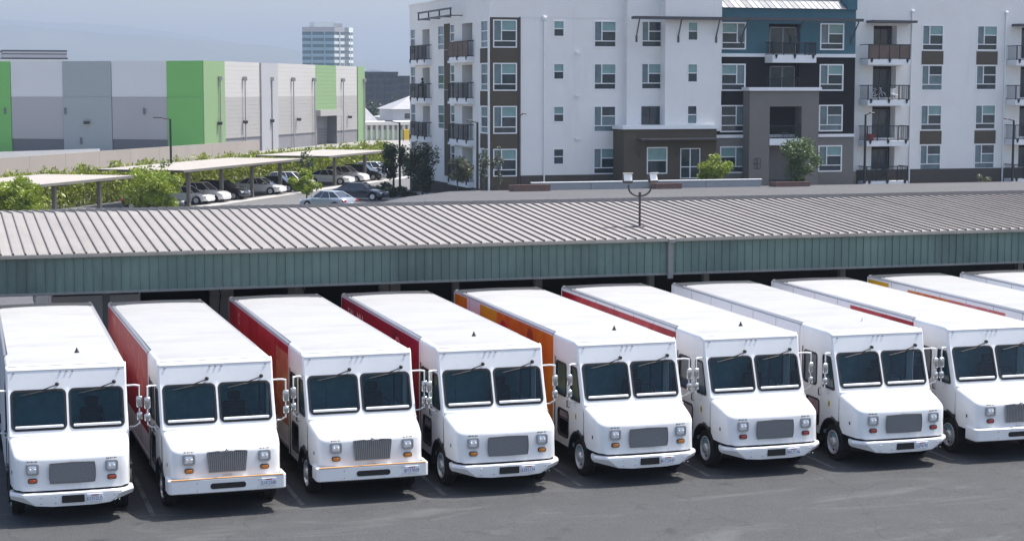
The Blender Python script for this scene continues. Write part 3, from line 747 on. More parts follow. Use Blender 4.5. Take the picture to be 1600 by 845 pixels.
mb = MB(); mb.rbox(-5, 44, FY - .03, FY + .06, 3.30, 3.37, .01, 1); obj('fascia_sill', mb.mesh('fascia_sill', STEEL, 30), shed)
mb = MB(); mb.box(-5, 44, BY - .1, BY - .02, 3.5, BZ - .02); obj('rear_fascia', mb.mesh('rear_fascia', FASC, 0), shed)
def m_post(h):
    mb = MB(); mb.box(-.09, .09, -.09, -.075, 0, h); mb.box(-.09, .09, .075, .09, 0, h); mb.box(-.02, .02, -.075, .075, 0, h); mb.box(-.2, .2, -.2, .2, 0, .04); return mb
for i, x in enumerate((4.28, 9.3, 14.0, 19.95, 26.2, 32.4, -1.2, 38.6)):
    part('post', 'shedpost', lambda: m_post(3.3), STEEL, shed, 0, (x, 49.6, gz(x, 49.6)))
    part('post', 'shedpost', lambda: m_post(3.3), STEEL, shed, 0, (x, 62.9, gz(x, 62.9)))
    mb = MB(); mb.box(x - .06, x + .06, 48.4, 63.4, 3.95, 4.2); obj('rafter', mb.mesh('rafter', STEEL, 0), shed)
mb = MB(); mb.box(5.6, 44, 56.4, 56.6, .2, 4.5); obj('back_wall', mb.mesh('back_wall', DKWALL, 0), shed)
for x0, x1 in ((7.62, 8.32), (10.12, 10.46), (12.75, 13.4), (17.7, 17.95), (23.4, 23.6)):
    mb = MB(); mb.rbox(x0, x1, 53.6, 53.8, .3, 3.6, .02, 1); obj('pale_column', mb.mesh('pale_column', PALE, 30), shed)
    mb = MB(); mb.tube([(x0 + .2, 53.55, 3.0), (x0 + .3, 53.5, 2.6), (x0 + .25, 53.55, 2.0)], .015); obj('cable', mb.mesh('cable', BLACK, 0), shed)
mb = MB(); mb.rbox(19.93, 20.09, FY - .12, FY - .02, 3.2, 4.3, .02, 1); mb.rbox(19.9, 20.12, FY - .2, FY - .02, 4.22, 4.36, .02, 1); obj('downpipe', mb.mesh('downpipe', STEEL, 30), shed)

# twin floodlight on the shed roof
fl = thing('floodlight', 'twin floodlight on a curved bracket standing on the ribbed shed roof', 'floodlight', (19.92, 50.4, EZ + .06 * 2.1 + .02))
BRZ = M('bronze_paint', (.06, .052, .048), .5, var=.2, scale=5)
mb = MB(); mb.tube([(0, 0, 0), (0, 0, .98)], .035, 8); mb.rbox(-.12, .12, -.12, .12, -.02, .03, .01, 1); mb.sphere((0, 0, 1.0), .05); obj('pole', mb.mesh('pole', BRZ, 50), fl)
mb = MB(); mb.tube([(-.36, 0, 1.26)] + [(-.36 + .36 * (1 - math.cos(R(a))), 0, .92 + .27 * (1 - math.sin(R(a)))) for a in range(0, 91, 15)] + [(.36 - .36 * (1 - math.cos(R(a))), 0, .92 + .27 * (1 - math.sin(R(a)))) for a in range(75, -1, -15)] + [(.36, 0, 1.26)], .03, 8); obj('bracket', mb.mesh('bracket', BRZ, 50), fl)
FLW = M('floodlight_face', (.8, .81, .8), .25, var=.05)
for s in (-1, 1):
    h = obj('lamp_head', MB().rbox(-.15, .15, -.06, .06, -.12, .16, .03, 2).mesh('lamp_head', BRZ, 40), fl, (s * .40, -.02, 1.42), rot=(R(-18), 0, R(10 * s)))
    obj('lens', MB().rbox(-.125, .125, -.068, -.055, -.06, .145, .01, 1).mesh('lens', FLW, 30), h)
    obj('visor', MB().box(-.15, .15, -.14, -.05, .155, .165).mesh('visor', FLW, 0), h)
mb = MB(); mb.tube([(-1.2, .1, 0), (-.8, -.02, .01), (-.5, .08, 0), (0, 0, .03)], .02); obj('cable', mb.mesh('cable', BRZ, 40), fl)

# ------------------------------------------------------------------ apartment building
WALLW = M('white_stucco', (.78, .765, .74), .9, var=.04, scale=.5, coord='World', bump=.15, bscale=30, stain=(.55, .55, .55, .56, .35), stain_scale=.5, streak=(1, 1, .15), spec=.15)
WALLB = M('brown_stucco', (.10, .083, .062), .9, var=.08, scale=.6, coord='World', bump=.15, bscale=30, spec=.15)
WALLD = M('dark_brown_siding', (.017, .0155, .017), .9, var=.1, scale=.6, coord='World', spec=.15)
WALLT = M('teal_siding', (.06, .14, .175), .8, var=.1, scale=.7, coord='World', spec=.15)
WALLG = M('grey_stucco', (.19, .176, .162), .9, var=.07, scale=.5, coord='World', bump=.15, bscale=30, spec=.15)
PLINTH = M('brown_plinth', (.085, .075, .066), .9, var=.12, scale=.8, coord='World', spec=.15)
TRIMW = M('white_trim', (.78, .79, .80), .6, var=.04, scale=2)
FRAMEW = M('white_window_frame', (.80, .80, .80), .45, var=.03)
REVEAL = M('grey_roof_deck', (.25, .25, .26), .9)  # plain even grey of the roof deck and rear wall
AWN = M('dark_metal_awning', (.07, .07, .078), .5, .2, var=.15, scale=2)
RAILM = M('black_railing', (.008, .009, .012), .5, var=.2)
RAILMESH = M('dark_mesh_panel', (.05, .055, .065), .6, var=.2, scale=4)
RAILBR = M('brown_screen_panel', (.13, .09, .07), .8, var=.2, scale=2)
GL_D = M('window_dark_glass', (.022, .042, .055), .08, var=.5, scale=1.3, coord='World', spec=.6)
GL_T = M('window_blind_glass', (.20, .33, .325), .15, var=.2, scale=1.1, coord='World', spec=.5)
GL_S = M('window_side_glass', (.13, .19, .21), .12, var=.3, scale=1.3, coord='World', spec=.5)
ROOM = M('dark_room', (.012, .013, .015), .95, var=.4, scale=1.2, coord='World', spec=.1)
CURT = M('pale_curtain', (.35, .36, .36), .9, var=.15, scale=2)
YA, XS = 138.2, 41.87
bld = thing('apartment_building', 'four storey white apartment block with balconies and brown and teal bays', 'apartment building')
bld.location = (0, 0, 0)
def FP(Y): return lambda u, v, d: (u, Y + d, v)          # front planes, d = depth into the building
SP = lambda u, v, d: (XS + d, u, v)                      # side plane
def sc(u, v, Y): k = Y / YA; return u * k, 8.608 - (8.608 - v) * k
def wall(name, mat, P, u0, u1, v0, v1, holes=(), depth=.14, seg=3.2):
    us = sorted(set([u0, u1] + [x for h in holes for x in h[:2]])); vs = sorted(set([v0, v1] + [x for h in holes for x in h[2:4]]))
    mb = MB()
    for a, b in zip(us, us[1:]):
        for c, d in zip(vs, vs[1:]):
            if any(h[0] <= a and b <= h[1] and h[2] <= c and d <= h[3] for h in holes): continue
            mb.quad(P(a, c, 0), P(b, c, 0), P(b, d, 0), P(a, d, 0))
    for h in holes:
        a, b, c, d = h[:4]; q = h[4] if len(h) > 4 else depth
        for A, B in (((a, c), (b, c)), ((b, c), (b, d)), ((b, d), (a, d)), ((a, d), (a, c))):
            mb.quad(P(*A, 0), P(*B, 0), P(*B, q), P(*A, q))
    o = obj(name, mb.mesh(name, mat, 0), bld); return o
def pbox(mb, P, u0, u1, v0, v1, d0, d1):
    v = [P(u, vv, d) for d in (d0, d1) for vv in (v0, v1) for u in (u0, u1)]
    return mb.add(v, [(0, 2, 3, 1), (4, 5, 7, 6), (0, 1, 5, 4), (1, 3, 7, 5), (3, 2, 6, 7), (2, 0, 4, 6)])
def slab(name, mat, P, *a, label=None): return obj(name, pbox(MB(), P, *a).mesh(name, mat, 0), bld, label=label)
PANES = {'L': [(0, .34, .22, 1, 's'), (.34, 1, .62, 1, 't'), (.34, 1, .22, .62, 'd'), (0, 1, 0, .22, 'd')],
         'R': [(.66, 1, .22, 1, 's'), (0, .66, .62, 1, 't'), (0, .66, .22, .62, 'd'), (0, 1, 0, .22, 'd')],
         'S': [(0, 1, .5, 1, 't'), (0, 1, 0, .5, 'd')],
         'N': [(0, 1, .62, 1, 's'), (0, 1, .22, .62, 'd'), (0, 1, 0, .22, 's')],
         'D': [(0, .5, 0, 1, 'd'), (.5, 1, 0, 1, 'd')],
         'F': [(0, .5, 0, .38, 'd'), (.5, 1, 0, .38, 'd'), (0, .5, .38, 1, 'd'), (.5, 1, .38, 1, 'd')]}
wrnd = random.Random(3)
def window(P, u0, u1, v0, v1, kind='L', depth=.1, fw=.09, proud=.03, mats=None):
    W, H = u1 - u0, v1 - v0; mb = MB()
    pbox(mb, P, u0, u1, v0, v0 + fw, -proud, depth); pbox(mb, P, u0, u1, v1 - fw, v1, -proud, depth)
    pbox(mb, P, u0, u0 + fw, v0 + fw, v1 - fw, -proud, depth); pbox(mb, P, u1 - fw, u1, v0 + fw, v1 - fw, -proud, depth)
    iu, iv, iw, ih = u0 + fw, v0 + fw, W - 2 * fw, H - 2 * fw; bars = set()
    for a, b, c, d, k in PANES[kind]:
        if a > 0: bars.add(('v', a, c, d))
        if c > 0: bars.add(('h', c, a, b))
    for k, t, a, b in bars:
        hw = .04
        if k == 'v': pbox(mb, P, iu + t * iw - hw, iu + t * iw + hw, iv + a * ih, iv + b * ih, -proud + .012, depth - .004)
        else: pbox(mb, P, iu + a * iw, iu + b * iw, iv + t * ih - hw * .9, iv + t * ih + hw * .9, -proud + .008, depth - .006)
    w = obj('window', mb.mesh('window', mats[0] if mats else FRAMEW, 0), bld)
    open_ = wrnd.random()
    for a, b, c, d, k in PANES[kind]:
        m = {'s': GL_S, 't': GL_T if open_ < .75 else GL_D, 'd': GL_D if open_ < .85 else GL_S}[k]
        q = MB().quad(P(iu + a * iw, iv + c * ih, depth - .04), P(iu + b * iw, iv + c * ih, depth - .04), P(iu + b * iw, iv + d * ih, depth - .04), P(iu + a * iw, iv + d * ih, depth - .04))
        obj('pane', q.mesh('pane', m, 0), w)
    return w
def door_recess(P, u0, u1, v0, v1, q, curtain=None):
    """dark recess with a glazed balcony door at its back"""
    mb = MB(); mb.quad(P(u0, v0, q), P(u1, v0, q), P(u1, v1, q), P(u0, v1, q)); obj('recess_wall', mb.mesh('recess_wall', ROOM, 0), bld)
    d = MB(); fw = .07; uu0, uu1 = u0 + .25, u1 - .15
    for a, b in ((uu0, uu0 + fw), ((uu0 + uu1) / 2 - fw / 2, (uu0 + uu1) / 2 + fw / 2), (uu1 - fw, uu1)): pbox(d, P, a, b, v0, v1 - .25, q - .08, q - .02)
    pbox(d, P, uu0, uu1, v1 - .32, v1 - .25, q - .08, q - .02)
    o = obj('balcony_door', d.mesh('balcony_door', CURT if curtain else RAILBR, 0), bld)
    obj('pane', MB().quad(P(uu0, v0, q - .04), P(uu1, v0, q - .04), P(uu1, v1 - .3, q - .04), P(uu0, v1 - .3, q - .04)).mesh('pane', GL_D, 0), o)
def balcony(P, u0, u1, vs, vr, dep, mat=None, slabh=.45, posts=4, label=None):
    """slab from vs-slabh to vs, railing up to vr, projecting dep"""
    o = obj('balcony', pbox(MB(), P, u0, u1, vs - slabh, vs, -dep, .05).mesh('balcony', TRIMW, 0), bld, label=label)
    mb = MB(); t = .035
    for i in range(posts + 1):
        u = u0 + .05 + (u1 - u0 - .1) * i / posts; pbox(mb, P, u - t, u + t, vs, vr, -dep + .03, -dep + .1)
    pbox(mb, P, u0, u1, vr - .06, vr + .01, -dep + .02, -dep + .11); pbox(mb, P, u0 + .02, u1 - .02, vs + .05, vs + .1, -dep + .04, -dep + .09)
    for u in (u0 + .05, u1 - .05): pbox(mb, P, u - t, u + t, vr - .058, vr + .008, -dep + .1, 0); pbox(mb, P, u - t, u + t, vs + .052, vs + .098, -dep + .1, 0)
    obj('railing', mb.mesh('railing', RAILM, 0), o)
    if mat: obj('screen_panel', pbox(MB(), P, u0 + .06, u1 - .06, vs + .1, vr - .06, -dep + .05, -dep + .08).mesh('screen_panel', mat, 0), o)
    mb = MB(); n = int((u1 - u0) / .13)
    for i in range(1, n): u = u0 + (u1 - u0) * i / n; pbox(mb, P, u - .011, u + .011, vs + .1, vr - .06, -dep + .055, -dep + .077)
    for k in range(1, int(dep / .14)):
        for u in (u0 + .05, u1 - .05): pbox(mb, P, u - .011, u + .011, vs + .1, vr - .06, -dep + .1 + k * .14, -dep + .122 + k * .14)
    if not mat: obj('baluster', mb.mesh('baluster', RAILM, 0), o, kind='stuff')
    for i in range(3):
        u = u0 + .3 + (u1 - u0 - .6) * i / 2; b = MB(); pbox(b, P, u - .1, u + .1, vs - .12, vs + .1, -dep - .08, -dep + .02); pbox(b, P, u - .06, u + .06, vs - .26, vs - .12, -dep - .06, -dep + .015)
        obj('bracket', b.mesh('bracket', RAILM, 0), o)
    return o
T = [14.02, 10.64, 7.26, 3.88]; F0 = FP(YA)
# corner bay
hs = [(42.15, 44.12, t - 2.19, t) for t in T]
wall('corner_bay_wall', WALLB, F0, XS, 44.35, .3, 14.2, hs)
for i, h in enumerate(hs): window(F0, *h, 'L')
wall('upper_wall', WALLW, FP(YA - .02), XS - .02, 53.45, 14.2, 18.0)
slab('bay_edge', AWN, F0, 44.30, 44.42, 1.7, 14.25, -.05, .02)
mb = MB(); mb.tube([(XS - .1, YA - .08, .3), (XS - .1, YA - .08, 14.2)], .09, 8); obj('downpipe', mb.mesh('downpipe', TRIMW, 50), bld)
# plain white wall
hs = [(47.15, 48.1, t - 1.32, t) for t in T] + [(50.58, 52.52, t - 2.12, t) for t in T]
wall('front_wall', WALLW, F0, 44.42, 53.45, 1.75, 14.2, hs)
for h in hs[:4]: window(F0, *h, 'S', depth=.12)
for h in hs[4:]: window(F0, *h, 'L', depth=.12)
slab('plinth', PLINTH, F0, 44.42, 53.45, -.3, 1.75, -.05, .02)
for x in (46.38, 53.3):
    mb = MB(); mb.tube([(x, YA - .07, .8), (x, YA - .07, 14.0)], .07, 8); mb.rbox(x - .16, x + .16, YA - .2, YA, 14.0, 14.35, .03, 1); obj('downpipe', mb.mesh('downpipe', TRIMW, 50), bld)
for x, z in ((49.2, 11.5), (49.2, 8.1), (49.2, 4.65)): slab('wall_vent', TRIMW, F0, x - .2, x + .2, z - .1, z + .06, -.16, 0)
# stair bay in two steps
Y1 = YA - .6; k1 = Y1 / YA; F1 = FP(Y1)
def S1(u, v, Y=Y1): return sc(u, v, Y)
def H1(u0, u1, v0, v1, Y): a, c = sc(u0, v0, Y); b, d = sc(u1, v1, Y); return (a, b, c, d)
hs = [H1(54.7, 56.4, t - 2.05, t, Y1) for t in T[:2]] + [H1(54.7, 56.3, 5.72, 7.2, Y1)]
wall('stair_bay_wall', WALLW, F1, 53.2, 56.75, 5.2, 18.0, hs); slab('bay_return', WALLW, F1, 53.2, 53.22, 1.7, 18.0, .001, .65)
for h in hs[:2]: window(F1, *h, 'L', fw=.05)
window(F1, *hs[2], 'D', fw=.05, mats=[AWN])
Y2 = YA - 1.6; F2 = FP(Y2)
hs = [H1(58.72, 59.6, t - 1.5, t, Y2) for t in T[:3]]
wall('stair_bay_wall', WALLW, F2, 56.1, 61.0, 5.2, 18.0, hs)
for h in hs: window(F2, *h, 'S', fw=.06)
obj('bay_return', MB().quad((56.1, Y2, 5.2), (56.1, Y1, 5.2), (56.1, Y1, 18), (56.1, Y2, 18)).mesh('bay_return', WALLW, 0), bld)
# ground floor entry block
Y3 = YA - 2.4; F3 = FP(Y3)
a = H1(53.2, 61.35, .3, 5.35, Y3); hs = [H1(55.2, 57.0, 1.72, 3.9, Y3), H1(58.14, 59.9, 1.3, 3.78, Y3)]
wall('entry_wall', WALLB, F3, a[0], a[1], a[2], a[3], hs); window(F3, *hs[0], 'S'); window(F3, *hs[1], 'F', fw=.07)
obj('entry_return', MB().quad((a[0], Y3, .3), (a[0], YA, .3), (a[0], YA, a[3]), (a[0], Y3, a[3])).mesh('entry_return', WALLB, 0), bld)
slab('entry_cap', TRIMW, F3, a[0] - .15, a[1] + .1, a[3], a[3] + .3, -.2, 2.3)
slab('entry_canopy', AWN, F3, a[0] + 1.1, a[1] + .7, 4.55, 4.68, -1.1, 0)
for x in (a[0] + 1.3, a[0] + 4.6):
    mb = MB(); mb.tube([(x, Y3, 3.2), (x, Y3 - .9, 4.55)], .06); obj('canopy_strut', mb.mesh('canopy_strut', AWN, 0), bld)
# teal / dark brown centre section
Y4 = YA - 1.0; F4 = FP(Y4); ul, ur = sc(61.12, 0, Y4)[0], sc(73.92, 0, Y4)[0]
wl, wr = [H1(61.66, 63.88, t - 2.2, t + .02, Y4) for t in T], [H1(70.62, 72.84, t - 2.2, t + .02, Y4) for t in T]
dz = H1(65.95, 68.8, 11.3, 13.95, Y4)
def zz(z, Y=Y4): return sc(0, z, Y)[1]
wall('teal_wall', WALLT, F4, ul, ur, zz(11.5), zz(15.25), [wl[0], wr[0], (*dz[:2], zz(11.5), dz[3], .5)])
d2 = H1(66.05, 68.75, 8.6, 10.75, Y4)
wall('dark_wall', WALLD, F4, ul, ur, zz(4.85), zz(11.22), [wl[1], wl[2], wr[1], wr[2], (d2[0], d2[1], zz(8.7), d2[3], .6)])
wall('grey_wall', WALLG, F4, ul, ur, -.3, zz(4.6), [wl[3], wr[3]])
slab('string_course', TRIMW, F4, ul, ur, zz(11.22), zz(11.5), -.1, .02); slab('string_course', TRIMW, F4, ul, ur, zz(4.6), zz(4.85), -.1, .02)
for h in wl: window(F4, *h, 'R', fw=.11)
for h in wr: window(F4, *h, 'L', fw=.11)
for q_ in (ul, ur): obj('section_return', MB().quad((q_, Y4, -.3), (q_, YA, -.3), (q_, YA, 15.2), (q_, Y4, 15.2)).mesh('section_return', WALLT, 0), bld)
door_recess(F4, dz[0], dz[1], zz(11.5), dz[3], .5, True); door_recess(F4, d2[0], d2[1], zz(8.7), d2[3], .6, True)
balcony(F4, *[sc(x, 0, Y4)[0] for x in (65.6, 69.55)], zz(11.35), zz(12.4), 1.5, slabh=.6)
# small clutter on that balcony
TERR = M('terracotta', (.25, .09, .05), .8, var=.2); LEAFP = leafmat('balcony_leaves', (.03, .07, .02), (.08, .12, .04))
PANM = M('ribbed_roof_pan', (.30, .30, .31), .5, .1, var=.2, scale=2, rnd=.25)
# metal roof over it
for i in range(22):
    x = ul + (ur - ul - 1.0) * i / 22; wdt = (ur - ul - 1.0) / 22
    part('metal_roof_pan', 'pan', lambda: MB().loft([[(0, Y4 - .25, 15.16), (0, Y4 - .25, 15.21), (.05, Y4 - .25, 15.21), (.05, Y4 - .25, 15.165), (wdt, Y4 - .25, 15.165)], [(0, Y4 + 1.1, 15.86), (0, Y4 + 1.1, 15.91), (.05, Y4 + 1.1, 15.91), (.05, Y4 + 1.1, 15.865), (wdt, Y4 + 1.1, 15.865)]], False), [PANM, AWN], bld, 0, (x, 0, 0))
slab('roof_edge', AWN, F4, ul, ur, 15.9, 16.0, 1.05, 1.2); slab('roof_parapet', TRIMW, F4, ul, ur, 16.0, 16.35, 1.1, 1.3); slab('roof_side', WALLT, F4, ur - .9, ur, 15.1, 16.3, -.2, 1.2)
slab('penthouse_wall', WALLW, F4, ul, ur, 16.3, 19.0, 5.0, 5.2)
for i in range(11):
    x = ul + .4 + i * 1.12
    slab('roof_unit', AWN if i % 2 else TRIMW, F4, x, x + .55, 16.35, 16.9 + .1 * (i % 3), 1.6, 2.2)
# long awning with struts
aw0, aw1 = 53.2, 73.4
slab('awning', AWN, F2, aw0, aw1, 14.12, 14.34, -.75, .1)
for x in (53.6, 57.2, 60.5, 63.0, 67.9, 73.0):
    mb = MB(); mb.tube([(x, Y2 - .68, 14.12), (x, Y2 + (.0 if x < 61 else .55), 12.75)], .06); mb.rbox(x - .09, x + .09, Y2 - (.06 if x < 61 else -.49), Y2 + (.02 if x < 61 else .58), 12.3, 12.8, .02, 1); obj('awning_strut', mb.mesh('awning_strut', AWN, 0), bld)
# portal
Y5 = YA - 2.3; F5 = FP(Y5); p = H1(64.3, 70.62, -.2, 8.45, Y5)
ho = [(*H1(66.12, 69.05, 4.5, 7.15, Y5), 2.2), (*H1(66.12, 69.05, .0, 3.95, Y5), 2.2)]
wall('portal', WALLG, F5, p[0], p[1], -.3, p[3], ho)
for q_ in p[:2]: obj('portal_return', MB().quad((q_, Y5, -.3), (q_, Y4, -.3), (q_, Y4, p[3]), (q_, Y5, p[3])).mesh('portal_return', WALLG, 0), bld)
slab('portal_cap', TRIMW, F5, p[0] - .15, p[1] + .15, p[3], p[3] + .28, -.2, 1.3)
slab('portal_sill', TRIMW, F5, ho[1][0], ho[1][1], ho[1][3], ho[0][2], -.06, .3)
for h in ho:
    door_recess(F5, *h[:4], 2.2, True)
    o = obj('railing', pbox(pbox(MB(), F5, h[0], h[1], h[2] + 1.0, h[2] + 1.07, .1, .16), F5, h[0], h[1], h[2] + .05, h[2] + .1, .1, .16).mesh('railing', RAILM, 0), bld)
    mb = MB()
    for i in range(24): u = h[0] + (h[1] - h[0]) * (i + .5) / 24; pbox(mb, F5, u - .012, u + .012, h[2] + .1, h[2] + 1.0, .12, .14)
    obj('baluster', mb.mesh('baluster', RAILM, 0), o, kind='stuff')
o = obj('railing', pbox(MB(), F5, p[0] + 1.6, p[1] - 1.6, p[3] + 1.0, p[3] + 1.06, .3, .36).mesh('railing', RAILM, 0), bld); mb = MB()
for i in range(22): u = p[0] + 1.6 + (p[1] - p[0] - 3.2) * i / 21; pbox(mb, F5, u - .012, u + .012, p[3] + .28, p[3] + 1.0, .31, .34)
obj('baluster', mb.mesh('baluster', RAILM, 0), o, kind='stuff')
mb = MB(); fr = rr(64.72 * Y5 / YA, 65.35 * Y5 / YA, 2.1, 3.0, .12); i_ = rr(64.78 * Y5 / YA, 65.29 * Y5 / YA, 2.16, 2.94, .08)
mb.loft([[(u, Y5 - .03, v) for u, v in fr], [(u, Y5 - .03, v) for u, v in i_]]); mb.box(64.98 * Y5 / YA, 65.06 * Y5 / YA, Y5 - .04, Y5 - .02, 2.15, 2.95); mb.box(64.8 * Y5 / YA, 65.28 * Y5 / YA, Y5 - .045, Y5 - .025, 2.5, 2.58); obj('wall_emblem', mb.mesh('wall_emblem', AWN, 0), bld)
# right wing
hs = [(80.2, 82.28, t - 2.2, t) for t in T] + [(85.5, 87.55, t - 2.15, t) for t in T]
bd = [(75.6, 77.8, f, f + 2.65, .9) for f in (11.25, 7.87, 4.48, 1.1)]; bd2 = [(89.9, 92.1, f, f + 2.65, .9) for f in (11.25, 7.87, 4.48, 1.1)]
wall('right_wall', WALLW, F0, 73.5, 96, 1.8, 18.0, hs + [h for h in bd[:3]] + [(*bd[3][:2], 1.8, bd[3][3], .9)] + bd2[:3] + [(*bd2[3][:2], 1.8, bd2[3][3], .9)])
for h in hs: window(F0, *h, 'L', fw=.1)
for hx in (80.2, 85.5):
    for i in (0, 2): slab('spandrel', WALLB, F0, hx, hx + 2.08, T[i + 1] + .03, T[i] - 2.22, -.03, .02)
slab('plinth', PLINTH, F0, 74.2, 96, -.4, 1.8, -.05, .02)
for h in bd + bd2:
    door_recess(F0, h[0], h[1], h[2], h[3], .9)
for f in (11.25, 7.87, 4.48, 1.1):
    balcony(F0, 74.35, 78.3, f - .2, f + 1.05, 1.5, RAILBR if f > 11 else None, label='balcony behind brown screens' if f > 11 else None)
    balcony(F0, 88.5, 92.5, f - .2, f + 1.05, 1.5)
slab('small_awning', AWN, F0, 74.9, 79.0, 14.1, 14.3, -1.3, 0); slab('small_awning', AWN, F0, 88.9, 93, 13.95, 14.15, -1.3, 0)
for x in (79.2, 88.3):
    mb = MB(); mb.tube([(x, YA - .07, .6), (x, YA - .07, 15.0)], .07, 8); mb.rbox(x - .14, x + .14, YA - .18, YA, 15.0, 15.25, .03, 1); obj('downpipe', mb.mesh('downpipe', TRIMW, 50), bld)
# side wall facing the car park
sh = [(138.62, 140.6, t - 2.19, t) for t in T]
a1 = [(143.0, 146.1, f, f + 2.7, 1.2) for f in (11.25, 7.87, 4.48, 1.1)]; a2 = [(156.4, 158.9, f, f + 2.6, 1.2) for f in (11.25, 7.87, 4.48, 1.1)]
sw = [(151.6, 153.6, t - 2.1, t) for t in T[:3]] + [(148.3, 149.6, t - 1.9, t) for t in T]; s3 = [(161.4, 163.1, t - 2.3, t) for t in T]
wall('side_wall', WALLW, SP, YA, 163.5, -.9, 16.15, sh + a1 + a2 + sw + s3)
for h in sh: window(SP, *h, 'N', fw=.09)
for h in sw + s3: window(SP, *h, 'N', fw=.08)
for i in range(3): slab('spandrel', WALLB, SP, 138.5, 140.75, T[i + 1] + .02, T[i] - 2.21, -.03, .02)
slab('spandrel', WALLB, SP, 138.4, 140.9, -.9, 1.68, -.03, .02)
for v0, v1 in ((11.92, 14.1), (8.54, 11.88), (5.16, 8.5), (1.2, 5.12)): slab('side_strip', WALLB, SP, 149.75, 151.55, v0, v1, -.04, .02)
for h in a1 + a2: door_recess(SP, *h[:4], 1.2)
for f in (11.25, 7.87, 4.48, 1.1):
    balcony(SP, 142.6, 148.6, f - .05, f + 1.25, .55, RAILBR if f > 11 else None); balcony(SP, 155.8, 161.4, f - .1, f + 1.2, .55)
slab('plinth', PLINTH, SP, YA, 163.5, -1.0, .6, -.05, .01)
mb = MB()
for v in (15.2, 14.62): pbox(mb, SP, 145.8, 156.4, v - .07, v + .07, -1.1, -.95)
for u in (145.9, 149.4, 152.9, 156.3): pbox(mb, SP, u - .05, u + .05, 14.65, 15.17, -1.08, -.97); pbox(mb, SP, u - .04, u + .04, 14.58, 14.66, -.96, 0)
obj('wall_frame', mb.mesh('wall_frame', AWN, 0), bld)
slab('parapet_cap', TRIMW, SP, YA, 163.6, 16.15, 16.27, -.08, .3)
obj('roof_deck', MB().quad((XS, YA, 15.7), (96, YA + 1.7, 15.7), (96, 163.5, 15.7), (XS, 163.5, 15.7)).quad((XS, 163.5, -1), (96, 163.5, -1), (96, 163.5, 16.1), (XS, 163.5, 16.1)).mesh('roof_deck', REVEAL, 0), bld)

# things on balconies
def clutter(name, label, cat, loc, fn, mat): o = obj(name, fn().mesh(name, mat, 40), None, loc, label=label, cat=cat); return o
def m_bike():
    mb = MB()
    for x in (-.5, .5):
        pts = [(x + .32 * math.cos(a * math.pi / 8), 0, .33 + .32 * math.sin(a * math.pi / 8)) for a in range(17)]; mb.tube(pts, .03, 5)
    mb.tube([(-.5, 0, .33), (-.1, 0, .35), (.35, 0, .85), (-.2, 0, .85), (-.1, 0, .35)], .03, 5); mb.tube([(-.2, 0, .85), (-.5, 0, .33)], .025, 5); mb.tube([(.5, 0, .33), (.32, 0, 1.0)], .025, 5); mb.tube([(.32, -.25, 1.0), (.32, .25, 1.0)], .025, 5); mb.rbox(-.35, -.1, -.06, .06, .92, .97, .02, 1); return mb
clutter('bicycle', 'white bicycle standing on the third-floor balcony of the right wing', 'bicycle', (75.7, 137.6, 7.68), m_bike, TRIMW)
def m_chair():
    mb = MB(); mb.rbox(-.25, .25, -.25, .25, .38, .45, .03, 1); mb.rbox(-.25, .25, .2, .27, .4, .95, .03, 1)
    for x in (-.22, .22):
        for y in (-.22, .22): mb.tube([(x, y, 0), (x, y, .4)], .025, 5)
    return mb
clutter('patio_chair', 'white chair on the third-floor balcony of the right wing', 'chair', (77.3, 137.5, 7.68), m_chair, TRIMW)
REDP = M('red_plastic', (.42, .06, .07), .4, var=.1)
clutter('storage_tub', 'red tub on the second-floor balcony of the right wing', 'tub', (74.95, 137.3, 4.29), lambda: MB().loft([[(r_ * math.cos(k * math.pi / 6), r_ * math.sin(k * math.pi / 6), z) for k in range(12)] for r_, z in ((.28, 0), (.36, .5), (.39, .5), (.39, .55), (.33, .55), (.3, .1))], True, True, True), REDP)
clutter('patio_chair', 'black chair on the first-floor balcony of the right wing', 'chair', (76.6, 137.5, .92), m_chair, DARKP)
clutter('patio_chair', 'dark chair in the upper opening of the grey portal', 'chair', (67.0, 137.2, H1(66.12, 69.05, 4.5, 7.15, Y5)[2] + .01), m_chair, STEEL)
def m_pot(): return MB().loft([[(r_ * math.cos(k * math.pi / 6), r_ * math.sin(k * math.pi / 6), z) for k in range(12)] for r_, z in ((.18, 0), (.26, .4), (.29, .4), (.29, .46), (.22, .46), (.2, .38))], True, True, True)

def leaves(mb, cx, cy, cz, rx, ry, rz, n, size, clumps=14, rnd=random, lo=0.35, flat=.0):
    cl = []
    for _ in range(clumps):
        while True:
            v = Vector((rnd.uniform(-1, 1), rnd.uniform(-1, 1), rnd.uniform(-1, 1)))
            if lo < v.length < 1: break
        cl.append((v * .82, rnd.uniform(.22, .42)))
    for _ in range(n):
        c, r_ = rnd.choice(cl); d = Vector((rnd.gauss(0, 1), rnd.gauss(0, 1), rnd.gauss(0, 1))).normalized() * r_ * rnd.random() ** .4
        p = c + d; p = Vector((cx + p.x * rx, cy + p.y * ry, cz + p.z * rz))
        a = Vector((rnd.gauss(0, 1), rnd.gauss(0, 1), rnd.gauss(0, .7))).normalized(); b = a.orthogonal().normalized(); b = (b + a.cross(b) * rnd.uniform(-1, 1)).normalized()
        s = size * rnd.uniform(.6, 1.3)
        mb.add([p - a * s, p + b * s * .5, p + a * s, p - b * s * .5], [(0, 1, 2, 3)])
BARK = M('bark', (.11, .085, .065), .9, var=.25, scale=6, bump=.4)
